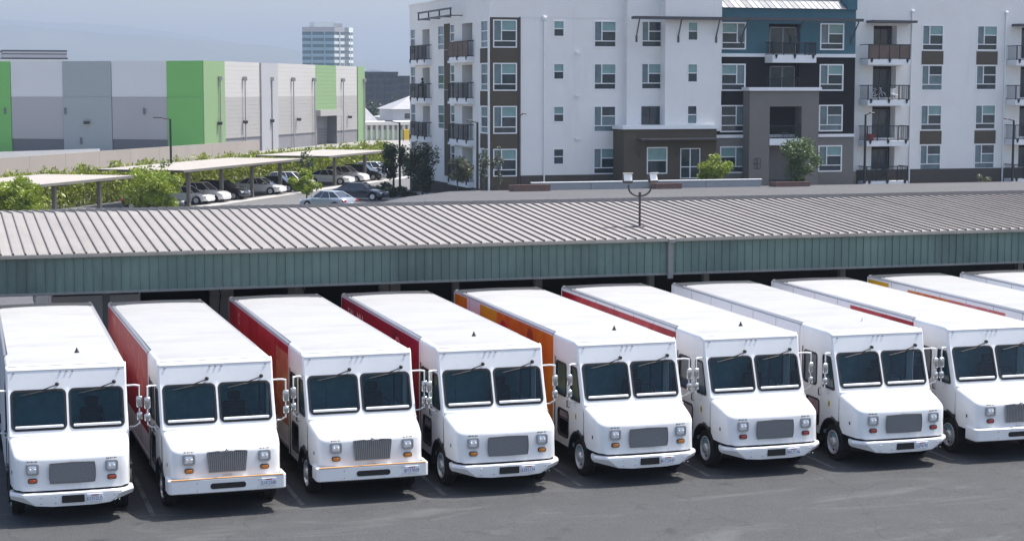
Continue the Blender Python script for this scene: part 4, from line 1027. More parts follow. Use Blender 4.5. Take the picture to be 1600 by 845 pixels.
LG = leafmat('bright_leaves', (.10, .17, .008), (.40, .48, .03), .5); LD = leafmat('dark_leaves', (.020, .042, .014), (.06, .09, .03)); LO = leafmat('olive_leaves', (.07, .085, .04), (.17, .18, .10)); LM = leafmat('mid_leaves', (.045, .09, .02), (.13, .19, .06)); LH = leafmat('hedge_leaves', (.10, .14, .012), (.40, .45, .06), .5)
def tree(name, label, x, y, zc, rx, rz, mat, n=1500, size=.16, trunk=.08, cat='tree', group=None, clumps=16, seed=0, lean=0, lo=.3, ry=None):
    rnd = random.Random(seed + int(x * 10)); g = gz(x, y); t = thing(name, label, cat, (x, y, g), group=group)
    mb = MB(); zt = zc - g; mb.tube([(0, 0, -.05), (.03, .02, zt * .45), (lean * .6, -.03, zt - rz * .4), (lean, 0, zt + rz * .4)], [trunk, trunk * .8, trunk * .6, trunk * .25], 7)
    for k in range(6):
        a = k * 1.1 + rnd.random(); mb.tube([(lean * .5, 0, zt - rz * .6), (lean * .6 + math.cos(a) * rx * .35, math.sin(a) * rx * .35, zt - rz * .15), (lean * .6 + math.cos(a) * rx * .7, math.sin(a) * rx * .7, zt + rz * .2 * rnd.uniform(-.5, 2))], [trunk * .5, trunk * .3, trunk * .12], 5)
    obj('trunk', mb.mesh('trunk', BARK, 60), t)
    mb = MB(); leaves(mb, lean, 0, zt, rx, ry or rx, rz, n, size, clumps, rnd, lo); obj('crown', mb.raw('crown', mat), t); return t
tree('tree', 'bright yellow-green bushy tree at the left edge behind the ribbed roof', 5.25, 120.5, 1.75, 1.95, 1.4, LG, 6000, .105, .1, clumps=26, seed=1)
tree('tree', 'large bright green tree beside the black lamp post', 15.45, 138, 1.2, 2.5, 1.95, LG, 9000, .115, .12, clumps=34, seed=2)
tree('tree', 'thin sparse tree rising behind the large bright green tree', 17.0, 148, 1.75, 1.15, 1.25, LM, 550, .13, .07, clumps=9, seed=3)
tree('tree', 'small round bright green tree on a bare trunk by the silver car', 28.1, 143, 1.28, 1.35, 1.05, LG, 4000, .10, .07, clumps=18, seed=4)
tree('tree', 'sparse upper tree behind the small round green tree', 31.5, 160, 2.1, .85, 1.35, LM, 420, .13, .06, clumps=9, seed=5)
tree('tree', 'dense dark tree beside the left end of the apartment block', 38.9, 158, 2.2, 1.45, 1.9, LD, 3600, .11, .12, clumps=20, seed=6)
tree('tree', 'dark grey-green tree before the lowest side balconies', 39.2, 149, 2.0, 1.8, 2.2, LD, 4200, .11, .1, clumps=18, seed=7)
tree('tree', 'pale olive tree in front of the corner of the apartment block', 39.2, 138.2, 2.35, 1.25, 1.25, LO, 2000, .10, .06, clumps=13, seed=8)
tree('tree', 'rounded bright green bush beside the entry doors', 58.3, 131.6, 2.3, 1.5, 1.35, LG, 4200, .10, .1, clumps=20, seed=9)
tree('tree', 'leafy green tree above the brown planter by the grey portal', 65.0, 130, 3.0, 1.9, 1.95, LM, 4500, .11, .09, clumps=20, seed=10)
tree('small_plant', 'small yellowish plant in front of the right plinth', 82.0, 131, 1.2, .75, .5, LO, 260, .12, .03, cat='plant', clumps=7, seed=11)
tree('young_tree', 'taller slim young tree at the white corner pipe', 40.25, 134.4, 2.95, .55, 1.5, LO, 300, .12, .05, clumps=9, seed=21, group='slim young trees at the building corner')
tree('young_tree', 'shorter slim young tree right of the corner pipe', 41.35, 134.2, 2.75, .5, 1.35, LO, 260, .12, .05, clumps=8, seed=22, group='slim young trees at the building corner')
for i, (x, y, lb) in enumerate(((37.7, 155.5, 'low dark shrub by the lamp post at the driveway corner'), (38.6, 152.0, 'low dark shrub under the dark grey-green tree'), (37.2, 152.6, 'spiky dark shrub at the edge of the car park'))):
    g = gz(x, y); t = thing('shrub', lb, 'shrub', (x, y, g), group='low shrubs at the building side'); mb = MB(); leaves(mb, 0, 0, .5, 1.3, 1.3, .6, 700, .14, 12, random.Random(i)); obj('foliage', mb.raw('foliage', LD), t)
    mb = MB(); [mb.tube([(0, 0, 0), (.4 * math.cos(a), .4 * math.sin(a), .5)], .02, 4) for a in (0, 2, 4)]; obj('stem', mb.mesh('stem', BARK, 0), t)

# low wall and planters in front of the entry
LOWW = M('grey_concrete_wall', (.27, .29, .31), .85, var=.08, scale=.8, coord='World', stain=(.18, .19, .2, .55, .4), stain_scale=.6)
PLT_ = M('rusty_planter', (.16, .095, .08), .8, var=.25, scale=1.5, stain=(.07, .05, .05, .5, .5), stain_scale=1)
lw = thing('low_wall', 'long low grey concrete wall before the apartment entry', 'wall')
for i in range(4):
    x0 = 42.0 + i * 4.65; obj('wall_panel', MB().rbox(x0, x0 + 4.62, 127.9, 128.1, .3, 1.66, .015, 1).mesh('wall_panel', LOWW, 30), lw)
obj('coping', MB().rbox(41.95, 60.6, 127.85, 128.15, 1.663, 1.74, .012, 1).mesh('coping', TRIMW, 30), lw)
for x0, x1, z0, z1, lb in ((40.1, 42.9, 1.05, 1.62, 'rusty brown planter at the left end of the low wall'), (51.2, 53.3, 1.0, 1.55, 'rusty brown planter right of the twin floodlight'), (61.0, 63.9, .98, 1.5, 'rusty brown planter under the leafy green tree')):
    t = thing('planter_box', lb, 'planter', ((x0 + x1) / 2, 126.9, .5), group='rusty planters along the low wall'); W = (x1 - x0) / 2
    mb = MB(); mb.box(-W, W, -.6, -.54, z0 - .5, z1 - .5); mb.box(-W, W, .54, .6, z0 - .5, z1 - .5); mb.box(-W, -W + .06, -.54, .54, z0 - .5, z1 - .5); mb.box(W - .06, W, -.54, .54, z0 - .5, z1 - .5); mb.box(-W + .06, W - .06, -.54, .54, z0 - .5, z1 - .62); obj('box', mb.mesh('box', PLT_, 0), t)
    mb = MB(); mb.rbox(-W + .06, W - .06, -.54, .54, -.02, z0 - .502, .02, 1); obj('base', mb.mesh('base', BLACK, 0), t)
    mb = MB(); mb.rbox(-W - .03, W + .03, -.64, -.5, z1 - .5, z1 - .46, .01, 1); obj('rim', mb.mesh('rim', PLT_, 0), t)
# ------------------------------------------------------------------ car park: frame along the carports (e1) and towards the aisle (e2)
LA = Vector((25.196, 152.856, -.65)); E1 = Vector((.546, .8378, 0)); E2 = Vector((.8378, -.546, 0))
ANG1 = math.atan2(E1.y, E1.x); ANG2 = math.atan2(E2.y, E2.x)
def lot(al, out, z=0): p = LA + E1 * al + E2 * out; return (p.x, p.y, -.65 + z)
def strip(name, a0, a1, o0, o1, off, mat, label):
    mb = MB(); n = 24
    mb.loft([[tuple(Vector(lot(a0 + (a1 - a0) * i / n, o)) + Vector((0, 0, off))) for i in range(n + 1)] for o in (o0, (o0 + o1) / 2, o1)], False)
    obj(name, mb.mesh(name, mat, 0), kind='structure', label=label)
LOTA = asphalt('lot_asphalt', (.15, .15, .15), (.19, .187, .18), .55, .15)
strip('parking_lot', -60, 70, -10, 24, .02, LOTA, None)
strip('sunlit_strip', -60, 62, -.5, .9, .035, M('sunlit_pavement_strip', (.42, .41, .40), .9, var=.1, scale=.4, coord='World'), None)  # pale strip painted as the sunlit pavement edge along the carport shade
BEIGE = M('beige_carport_roof', (.40, .36, .315), .6, var=.06, scale=.4, coord='World', stain=(.36, .33, .29, .55, .4), stain_scale=.3)
BEIGES = M('carport_steel', (.17, .16, .145), .6, var=.1, scale=1)
for a0, a1, dz, lb in ((-40, -21.0, 0, 'leftmost flat beige carport roof on slim posts'), (-12.7, 12.1, .02, 'middle flat beige carport over the parked cars'), (18.2, 35.0, .03, 'farthest flat beige carport near the apartment block')):
    t = thing('carport', lb, 'carport', lot((a0 + a1) / 2, -3.5), (0, 0, ANG1), group='flat beige carports in the car park'); W = (a1 - a0) / 2; Hc = 2.86 + dz
    k = int(2 * W / 1.02)
    for i in range(k):
        u0 = -W + 2 * W * i / k; u1 = -W + 2 * W * (i + 1) / k - .02
        part('roof_panel', ('cp', round(u1 - u0, 3)), lambda: MB().box(0, u1 - u0, -3.55, 3.75, -.03, .03), BEIGE, t, 0, (u0, 0, Hc + .1))
    mb = MB(); mb.box(-W, W, -3.62, -3.56, Hc - .06, Hc + .11); obj('fascia', mb.mesh('fascia', BEIGES, 0), t); mb = MB(); mb.box(-W, W, 3.76, 3.82, Hc - .06, Hc + .11); obj('fascia', mb.mesh('fascia', BEIGES, 0), t)
    np_ = max(2, int(2 * W / 6)); 
    for i in range(np_):
        u = -W + 2 * W * (i + .5) / np_
        mb = MB(); mb.rbox(u - .14, u + .14, -2.64, -2.36, 0, Hc - .2, .02, 1); obj('post', mb.mesh('post', BEIGES, 30), t)
        mb = MB(); mb.box(u - .08, u + .08, -3.5, 3.6, Hc - .2, Hc + .06); obj('beam', mb.mesh('beam', BEIGES, 0), t)
# hedge behind the carports
hd = thing('hedge', 'tall yellow-green bamboo-like hedge behind the carports', 'hedge', lot(5, -9.6), (0, 0, ANG1)); mb = MB(); rnd = random.Random(4)
for _ in range(42000):
    u = rnd.uniform(-42, 58); q = rnd.gauss(0, .45); h = 2.75 + .5 * math.sin(u * 1.7) * math.sin(u * .53 + 1) + rnd.uniform(-.3, .3); z = h * rnd.random() ** .75
    a = Vector((rnd.gauss(0, .35), rnd.gauss(0, .5), rnd.gauss(0, 1))).normalized(); b = a.orthogonal().normalized(); b = (b + a.cross(b) * rnd.uniform(-1, 1)).normalized(); s = rnd.uniform(.12, .24); p = Vector((u, q, z))
    mb.add([p - a * s, p + b * s * .45, p + a * s, p - b * s * .45], [(0, 1, 2, 3)])
obj('foliage', mb.raw('foliage', LH), hd)
mb = MB()
for i in range(120): u = -42 + 100 * i / 120; mb.tube([(u, 0, 0), (u + rnd.uniform(-.2, .2), rnd.uniform(-.2, .2), 2.3)], .03, 4)
obj('stem', mb.mesh('stem', BARK, 0), hd, kind='stuff')

# ------------------------------------------------------------------ cars
def car_meshes(kind):
    sedan = kind == 'sedan'; L2 = 2.3; WX = (-1.38, 1.38); wr = .33
    if sedan: prof = [(-2.3, .62), (-2.26, .82), (-2.1, .95), (-1.7, 1.0), (-1.2, .985), (-.4, .96), (.4, .945), (1.0, .92), (1.4, .87), (1.8, .80), (2.05, .73), (2.22, .62), (2.3, .48)]
    else: prof = [(-2.2, .70), (-2.17, .98), (-2.05, 1.06), (-1.6, 1.06), (-1.0, 1.05), (-.3, 1.04), (.5, 1.03), (1.1, 1.0), (1.5, .95), (1.85, .88), (2.05, .80), (2.18, .66), (2.25, .5)]
    def top(x):
        for (a, b), (c, d) in zip(prof, prof[1:]):
            if x <= c: return b + (d - b) * (x - a) / (c - a)
        return prof[-1][1]
    x0, x1 = prof[0][0], prof[-1][0]; xs = sorted(set([p[0] for p in prof] + [x0 + (x1 - x0) * i / 44 for i in range(45)])); mb = MB(); rings = []
    for x in xs:
        e = max(0, (abs(x) - 1.75) / .55); w_ = .90 - .13 * min(1, e) ** 2; t = top(x); zb = .24 + .14 * min(1, e) ** 2
        for wx in WX:
            d = .40 ** 2 - (x - wx) ** 2
            if d > 0: zb = max(zb, wr + math.sqrt(d) - .02)
        zb = min(zb, t - .08); zm = zb + (t - zb) * .45
        half = [(0, .26 if t > .4 else zb), (.55, .26), (w_ - .04, zb), (w_, zb + .04), (w_ + .01, zm), (w_ - .03, t - .07), (w_ - .12, t - .01), (.35, t + .02), (0, t + .025)]
        rings.append([(x, y, z) for y, z in half] + [(x, -y, z) for y, z in reversed(half[1:-1])])
    body = mb.loft(rings, True, True, True)
    if sedan: B, Tp = [(-1.85, .97), (1.18, .90)], [(-1.0, 1.40), (.32, 1.43)]
    else: B, Tp = [(-2.12, 1.03), (1.05, .99)], [(-1.75, 1.56), (.25, 1.60)]
    def loop(xa, xb, za, zb_, wd, n=3):
        o = []
        for i in range(n + 1): t = i / n; o.append((xa + (xb - xa) * t, wd - (.06 if i in (0, n) else 0), za + (zb_ - za) * t + (.015 if 0 < i < n else 0)))
        return o + [(x, -y, z) for x, y, z in reversed(o)]
    b0, t0 = loop(B[0][0], B[1][0], B[0][1] - .03, B[1][1] - .03, .80), loop(Tp[0][0], Tp[1][0], Tp[0][1], Tp[1][1], .60)
    glass = MB().loft([b0, t0]); roof = MB(); t1 = [(x * .97 - .01, y * .97, z + .025) for x, y, z in t0]; roof.loft([[(x, y * 1.02, z - .01) for x, y, z in t0], t1], True, False, True)
    pil = MB(); n = len(b0)
    for i in range(n):
        pil.tube([b0[i], t0[i]], .035 if i in (0, 3, 4, 7) else .028, 5)
    for i in range(n): pil.tube([t0[i], t0[(i + 1) % n]], .03, 5)
    tl = MB(); tl.rbox(x0 - .02, x0 + .22, .52, .86, .68 if sedan else .78, .84 if sedan else .96, .03, 1)
    hl = MB(); hl.rbox(x1 - .30, x1 - .06, .50, .84, .58, .70, .03, 1)
    grl = MB(); grl.rbox(x1 - .12, x1 - .005, -.42, .42, .36, .52, .02, 1); pl = MB(); pl.rbox(x0 - .03, x0 + .02, -.26, .26, .5, .62, .01, 1)
    ms = MB(); ms.rbox(.68, .86, .88, 1.06, .96, 1.08, .03, 1)
    return dict(body=body, window=glass, roof=roof, pillar=pil, tail_light=tl, headlight=hl, grille=grl, license_plate=pl, mirror=ms)
CGL = M('car_glass', (.02, .025, .03), .04, var=.3, scale=2, spec=1., coat=.5)
CK = {}
for kd in ('sedan', 'hatch'): CK[kd] = car_meshes(kd)
PAINT = {k: M('car_paint_' + k, c, .22, mt, var=.04, coat=.8) for k, c, mt in (('black', (.012, .012, .014), 0), ('white', (.72, .72, .72), 0), ('grey', (.05, .055, .065), .3), ('silver', (.42, .47, .53), .4), ('navy', (.015, .02, .045), .1), ('charcoal', (.03, .03, .033), .2))}
CTYRE = MB().lathe_x([(-.1, .20), (-.11, .27), (-.09, .33), (.09, .33), (.11, .27), (.1, .20)], 0, 0, 0, 18).mesh('tyre', TYRE, 40)
_r = MB(); _r.lathe_x([(.1, .215), (.105, .20), (.06, .17), (.07, .05), (.08, 0)], 0, 0, 0, 18)
for k in range(5):
    a = 2 * math.pi * k / 5; c, s = math.cos(a), math.sin(a); _r.add([(.1, c * .2 - s * .03, s * .2 + c * .03), (.1, c * .2 + s * .03, s * .2 - c * .03), (.09, s * .04, -c * .04), (.09, -s * .04, c * .04)], [(0, 1, 2, 3)])
CRIM = _r.mesh('rim', RIM, 40)
CM = {}
def car(kind, paint, label, al, out, flip=False, dang=0):
    t = thing('parked_car', label, 'car', lot(al, out, .025), (0, 0, ANG2 + (math.pi if flip else 0) + dang), group='cars in the car park')
    for nm, mb in CK[kind].items():
        mats = dict(body=PAINT[paint], roof=PAINT[paint], pillar=PAINT[paint], window=CGL, tail_light=M_TL, headlight=LAMP, grille=DARKP, license_plate=PLATE, mirror=PAINT[paint])[nm]
        key = (kind, nm, mats.name)
        if key not in CM: CM[key] = mb.mesh(nm, mats, 40 if nm in ('body', 'roof') else 30)
        obj(nm, CM[key], t)
        if nm in ('tail_light', 'headlight', 'mirror'): o = obj(nm, CM[key], t); o.scale = (1, -1, 1)
    for x in (-1.38, 1.38):
        for s in (-1, 1):
            wv = obj('wheel', CTYRE, t, (x, s * .80, .33), rot=(0, 0, R(90) * s)); obj('rim', CRIM, wv)
    return t
M_TL = M('tail_lamp_red', (.45, .02, .03), .15, var=.1, coat=.5)
car('sedan', 'charcoal', 'dark car roof just showing under the leftmost carport', -14.6, -1.6)
car('sedan', 'white', 'white car half hidden behind the black lamp post', -6.9, -2.6)
car('hatch', 'white', 'white car just left of the black hatchback', -4.2, -2.35)
car('hatch', 'black', 'black hatchback under the middle carport beside a white sedan', -.4, -2.3)
car('sedan', 'white', 'white sedan seen side-on under the middle carport', 7.3, -2.25)
car('sedan', 'grey', 'dark grey sedan behind the white sedan, left of the round tree', 11.6, -2.3)
car('hatch', 'white', 'white car with only its roof showing beyond the dark grey sedan', 15.0, -2.4)
car('sedan', 'white', 'white sedan right of the small round tree', 24.6, -2.3)
car('hatch', 'white', 'white hatchback between the white sedan and the black car', 28.6, -2.2)
car('hatch', 'charcoal', 'black car last but one under the farthest carport', 33.6, -2.2)
car('hatch', 'white', 'white car at the far end of the row by the dark tree', 39.3, -2.9)
car('sedan', 'silver', 'pale silver-blue sedan seen from behind, out in the aisle', -10.6, 11.2, True, R(-20))
car('sedan', 'navy', 'dark navy sedan in the aisle behind the silver one', 1.6, 9.3)

# ------------------------------------------------------------------ lamp posts
POST = M('black_lamp_post', (.018, .018, .02), .5, var=.2)
def lamp_post(x, y, ztop, arm, label, rz=0):
    g = gz(x, y); t = thing('lamp_post', label, 'lamp post', (x, y, g), group='black lamp posts'); h = ztop - g
    mb = MB(); mb.tube([(0, 0, 0), (0, 0, h * .5), (0, 0, h)], [.11, .10, .085], 8); obj('pole', mb.mesh('pole', POST, 50), t)
    mb = MB(); mb.tube([(0, 0, h - .02), (arm * .5, 0, h + .03), (arm * .8, 0, h + .1)], .045, 6); obj('arm', mb.mesh('arm', POST, 50), t)
    a, b = sorted((arm * .75, arm * 1.5)); obj('lamp_head', MB().rbox(a, b, -.16, .16, h + .08, h + .17, .03, 1).mesh('lamp_head', POST, 30), t)
    obj('base', MB().rbox(-.2, .2, -.2, .2, 0, .12, .02, 1).mesh('base', POST, 30), t)
lamp_post(18.95, 154.87, 6.1, -.95, 'tall black lamp post among the carports, its arm pointing left')
lamp_post(40.0, 160.0, 5.6, -.9, 'black lamp post beside the left end of the apartment block')
lamp_post(39.2, 132.6, 6.1, -.55, 'grey-black lamp post at the corner of the apartment block')
lamp_post(42.4, 132.4, 6.6, .4, 'thin black lamp post before the corner windows of the apartment block')
lamp_post(71.9, 132.5, 6.55, .5, 'black lamp post before the balconies of the right wing')
lamp_post(86.0, 133, 6.0, -.6, 'black lamp post at the right edge of the picture')

# ------------------------------------------------------------------ concrete ramp wall
RAMP = M('beige_ramp_concrete', (.30, .27, .24), .85, var=.06, scale=.15, coord='World', stain=(.36, .34, .32, .56, .4), stain_scale=.15, streak=(1, 1, .5))
rw = thing('ramp_wall', 'long beige concrete ramp wall in front of the warehouse', 'wall')
en = Vector((42.24, 247.47, 0)); RL = 90
for i in range(12):
    a, b = RL * i / 12, RL * (i + 1) / 12 - .03; p0, p1 = en - E1 * a, en - E1 * b; z0, z1 = 1.63, 1.63
    q = Vector((-E1.y, E1.x, 0)) * .3; mb = MB(); V = [p0, p1, p1 + q, p0 + q]
    mb.loft([[(v.x, v.y, -1) for v in V], [(v.x, v.y, z0 if k in (0, 3) else z1) for k, v in enumerate(V)]], True, False, True); obj('wall_panel', mb.mesh('wall_panel', RAMP, 0), rw)
b0 = en + Vector((-E1.y, E1.x, 0)) * 9.0
RAMPG = M('grey_ramp_concrete', (.36, .37, .385), .85, var=.06, scale=.15, coord='World')
V = [b0 - E1 * 28, b0 - E1 * 90]; q = Vector((-E1.y, E1.x, 0)) * .3; V = [V[0], V[1], V[1] + q, V[0] + q]; mb = MB(); mb.loft([[(v.x, v.y, -1) for v in V], [(v.x, v.y, z) for v, z in zip(V, (1.3, 2.3, 2.3, 1.3))]], True, False, True); obj('inner_wall', mb.mesh('inner_wall', RAMPG, 0), rw)
mb = MB(); mb.rbox(-.3, .3, -.3, .3, 0, 1.5, .03, 1); tp = thing('white_box', 'small white box on the ramp wall at the left edge', 'box', (6.2, 203.5, 2.3)); obj('cabinet', mb.mesh('cabinet', TRIMW, 30), tp)

# ------------------------------------------------------------------ warehouse
P0 = Vector((35.64, 254.27, 0)); WD = Vector((math.sin(R(30.4)), math.cos(R(30.4)), 0)); WE = Vector((-WD.y, WD.x, 0))
wh = thing('warehouse', 'large flat roofed warehouse with green, white and grey panels', 'warehouse')
GREENSHADE = M('shaded_green_panel', (.15, .42, .105), .75, var=.03, scale=.1, coord='World'); GREENSUN = M('sunlit_green_panel', (.19, .30, .145), .75, var=.03, scale=.1, coord='World')  # one green, coloured separately for the shaded left and sunlit right face
PWH = M('white_tilt_panel', (.60, .61, .62), .8, var=.03, scale=.12, coord='World'); PGR = M('grey_tilt_panel', (.365, .36, .375), .8, var=.03, scale=.12, coord='World'); PBG = M('blue_grey_tilt_panel', (.31, .345, .355), .8, var=.03, scale=.12, coord='World')
PDK = M('dark_grey_tilt_panel', (.135, .14, .155), .8, var=.06, scale=.3, coord='World'); SIDW = M('white_siding', (.44, .43, .415), .7, var=.03, scale=.2, coord='World'); SIDG = M('light_grey_siding', (.33, .32, .31), .7, var=.03, scale=.2, coord='World')
PIL = M('pale_blue_grey_panel', (.34, .345, .365), .75, var=.03, scale=.2, coord='World'); DKG = M('dock_grey', (.20, .20, .21), .8, var=.08, scale=.4, coord='World')
zt, zb_ = 12.49, -.9
def lp(t, d=0): return P0 + WE * t - WD * d      # left face, d proud
Nn = Vector((WD.y, -WD.x, 0))
def rp(t, d=0): return P0 + WD * t + Nn * d
def wpanel(nm, f, a, b, z0, z1, mat, d=.0, th=.4, gap=.03):
    A, B, C_, D_ = f(a + gap, d), f(b - gap, d), f(b - gap, d - th), f(a + gap, d - th); mb = MB()
    mb.loft([[(v.x, v.y, z) for v in (A, B, C_, D_)] for z in (z0 + .015, z1 - .015)], True, True, True); return obj(nm, mb.mesh(nm, mat, 0), wh)
for a, b, up, lo, dk in ((0, 5.3, GREENSHADE, GREENSHADE, 0), (5.3, 13.6, PWH, PGR, 1), (13.6, 21.0, PBG, PBG, 0), (21.0, 29.0, PWH, PGR, 1), (29.0, 37.5, GREENSHADE, GREENSHADE, 0), (37.5, 46, PWH, PGR, 1)):
    wpanel('wall_panel', lp, a, b, 7.48, zt, up, .1 if up in (GREENSHADE, PBG) else 0)
    wpanel('wall_panel', lp, a, b, 1.56 if dk else zb_, 7.48, lo, .1 if up in (GREENSHADE, PBG) else 0)
    if dk: wpanel('wall_panel', lp, a, b, zb_, 1.56, PDK, -.1)
wpanel('wall_panel', rp, 0, 7.9, zb_, zt, GREENSUN, .12)
def siding(a, b, z0, z1, mat):
    n = max(1, round((z1 - z0) / .62))
    for i in range(n):
        c, d = z0 + (z1 - z0) * i / n, z0 + (z1 - z0) * (i + 1) / n; wpanel('siding_board', rp, a, b, c + .0, d + .018, mat, .0, .3, .02)
for a, b in ((7.9, 22.1), (29.3, 47.6), (58.3, 69.9)):
    siding(a, b, 7.4, zt, SIDW); siding(a, b, 1.5, 7.4, SIDG); wpanel('wall_panel', rp, a, b, zb_, 1.5, DKG, -.05)
    wpanel('band_trim', rp, a, b, 1.45, 1.58, PDK, .06, .1)
wpanel('wall_panel', rp, 22.1, 29.3, zb_, zt, PIL, .25); siding(47.6, 58.3, 4.9, zt, GREENSUN); wpanel('dock_header', rp, 47.4, 58.5, 4.15, 5.15, SIDG, .9, 1.0)
wpanel('dock_door', rp, 47.8, 58.1, zb_, 4.15, DKG, -1.6, .1); wpanel('door_jamb', rp, 47.6, 47.85, zb_, 4.15, SIDG, .1, 1.8, 0); wpanel('door_jamb', rp, 58.1, 58.3, zb_, 4.15, PDK, .1, 1.8, 0)
for i in range(10): wpanel('door_slat', rp, 47.95, 58.0, zb_ + .5 * i + .02, zb_ + .5 * i + .46, PDK if i < 6 else DKG, -1.5, .06)
wpanel('wall_panel', rp, 69.9, 74, zb_, zt, GREENSUN, .15)
A, B, C_, D_ = P0, P0 + WD * 74, P0 + WD * 74 + WE * 80, P0 + WE * 80; mb = MB(); mb.poly([(v.x, v.y, zt - .35) for v in (A, B, C_, D_)]); mb.quad((B.x, B.y, zb_), (B.x, B.y, zt - .3), (C_.x, C_.y, zt - .3), (C_.x, C_.y, zb_)); obj('roof', mb.mesh('roof', PWH, 0), wh)
for t_ in (5.6, 15.2, 26.4, 36.1, 46.2, 61.2, 73.2):
    p = rp(t_, .35); mb = MB(); mb.tube([(p.x, p.y, zb_), (p.x, p.y, 9.9)], .10, 8); mb.rbox(p.x - .28, p.x + .28, p.y - .28, p.y + .28, 9.8, 10.4, .03, 1); obj('downpipe', mb.mesh('downpipe', SIDG, 40), wh)
for t_ in (5.0, 14.9, 26.0, 38.2, 64.4):
    p = rp(t_, .45); mb = MB(); mb.rbox(p.x - .32, p.x + .32, p.y - .3, p.y + .3, 3.55, 4.05, .08, 1); obj('wall_lamp', mb.mesh('wall_lamp', DARKP, 30), wh)
p = lp(17.3, .45); mb = MB(); mb.rbox(p.x - .42, p.x + .42, p.y - .25, p.y + .25, 3.7, 4.1, .05, 1); obj('wall_lamp', mb.mesh('wall_lamp', DARKP, 30), wh)
for t_, z in ((29.9, 5.5), (20.6, 5.5), (8.7, 5.5), (18.3, 1.35)):
    p = lp(t_, .2); mb = MB(); mb.rbox(p.x - .15, p.x + .15, p.y - .1, p.y + .1, z - .45, z + .45, .03, 1); obj('scupper', mb.mesh('scupper', PDK, 30), wh)

# ------------------------------------------------------------------ beyond: storage units, houses, offices, trees, tower
st = thing('storage_units', 'long low row of pale storage units with green doors', 'storage building', (75, 322, -.65))
STW = M('storage_wall', (.58, .58, .56), .8, var=.05, scale=.3); GDOOR = M('green_door', (.32, .42, .24), .6, var=.05, scale=.5); DGAP = M('dark_gap', (.22, .23, .22), .8)
ang = R(14); st.rotation_euler = (0, 0, ang)
obj('wall', MB().box(-8, 26, .35, 8, 0, 2.7).mesh('wall', DGAP, 0), st); obj('roof', MB().rbox(-8.3, 26, -.5, 8.2, 2.72, 3.35, .04, 1).mesh('roof', STW, 30), st)
for i in range(21):
    x = -7.6 + i * 1.1; part('pillar', 'stpil', lambda: MB().box(0, .5, .02, .34, 0, 2.7), STW, st, 0, (x, 0, 0)); part('door', 'stdoor', lambda: MB().box(.52, 1.06, .12, .33, 0, 1.9), GDOOR, st, 0, (x, 0, 0))
YEL = M('yellow_panel', (.75, .48, .02), .6, var=.06, scale=1)
for i, (x, w_, lb) in enumerate(((80.0, 1.0, 'left of two yellow gate panels beyond the car park'), (82.6, .95, 'right of two yellow gate panels beyond the car park'))):
    t = thing('yellow_gate', lb, 'gate', (x, 315, -.65), group='yellow gate panels'); mb = MB(); mb.rbox(-w_ / 2, w_ / 2, -.08, .08, .25, 2.1, .04, 1); obj('panel', mb.mesh('panel', YEL, 30), t)
    mb = MB(); mb.box(-w_ / 2 - .09, -w_ / 2 - .01, -.08, .08, 0, 2.2); obj('post', mb.mesh('post', DARKP, 0), t); mb = MB(); mb.box(w_ / 2 + .01, w_ / 2 + .09, -.08, .08, 0, 2.2); obj('post', mb.mesh('post', DARKP, 0), t)
t = thing('gate_post', 'dark brown block between the two yellow gate panels', 'gate post', (81.3, 315.2, -.65)); obj('block', MB().rbox(-.55, .55, -.2, .2, 0, 2.0, .04, 1).mesh('block', WALLD, 30), t)
HOUSE = M('pale_house_wall', (.52, .54, .56), .8, var=.05, scale=.4); HROOF = M('grey_shingle_roof', (.36, .36, .38), .85, var=.12, scale=.6); HDK = M('house_dark_window', (.08, .09, .1), .3, var=.2)
def house(x, y, w_, d, h, rh, label, rz=0, wins=3):
    t = thing('house', label, 'house', (x, y, -.7), (0, 0, rz), group='low houses beyond the storage units')
    obj('wall', MB().box(0, w_, 0, d, 0, h).mesh('wall', HOUSE, 0), t)
    mb = MB(); e = .6; mb.add([(-e, -e, h), (w_ + e, -e, h), (w_ + e, d + e, h), (-e, d + e, h), (w_ * .3, d / 2, h + rh), (w_ * .7, d / 2, h + rh)], [(0, 1, 5, 4), (1, 2, 5), (2, 3, 4, 5), (3, 0, 4), (0, 3, 2, 1)]); obj('roof', mb.mesh('roof', HROOF, 0), t)
    for i in range(wins):
        u = w_ * (i + .5) / wins; f = obj('window', MB().box(u - .75, u + .75, -.06, -.005, h - 2.0, h - .7).mesh('window', TRIMW, 0), t); obj('pane', MB().box(u - .65, u + .65, -.08, -.062, h - 1.9, h - .8).mesh('pane', HDK, 0), f)
house(85.2, 345, 16, 12, 5.4, 2.6, 'pale two storey house with grey hipped roof left of the apartment block')
house(74.0, 352, 9.3, 10, 2.6, 4.8, 'low house with steep grey roof beside the warehouse end', wins=2)
house(86.6, 362, 5.0, 6, 3.6, .6, 'small pale garage between the two grey roofs', wins=2)
OFF = M('dark_blue_office_glass', (.012, .03, .05), .25, var=.3, scale=.08, coord='World', spec=.4); OFB = M('dark_office_band', (.018, .028, .04), .6, var=.15, scale=.1, coord='World')
ob = thing('office_block', 'dark blue glass office block far behind the warehouse end', 'office building', (136, 600, -1))
for i, (x0, x1, z1, y0) in enumerate(((0, 13.5, 15.3, 0), (13.5, 20, 14.0, 3), (20, 26, 13.0, 5))):
    n = int(z1 / 2.1)
    for k in range(n):
        z = z1 * k / n; obj('glass_band', MB().box(x0, x1, y0, y0 + 20, z, z + z1 / n * .62).mesh('glass_band', OFF, 0), ob); obj('spandrel', MB().box(x0 - .1, x1 + .1, y0 - .25, y0 + 20, z + z1 / n * .62, z + z1 / n).mesh('spandrel', OFB, 0), ob)
    for q in range(int((x1 - x0) / 2.2)): obj('pier', MB().box(x0 + q * 2.2, x0 + q * 2.2 + .18, y0 - .3, y0 - .02, 0, z1).mesh('pier', OFB, 0), ob)
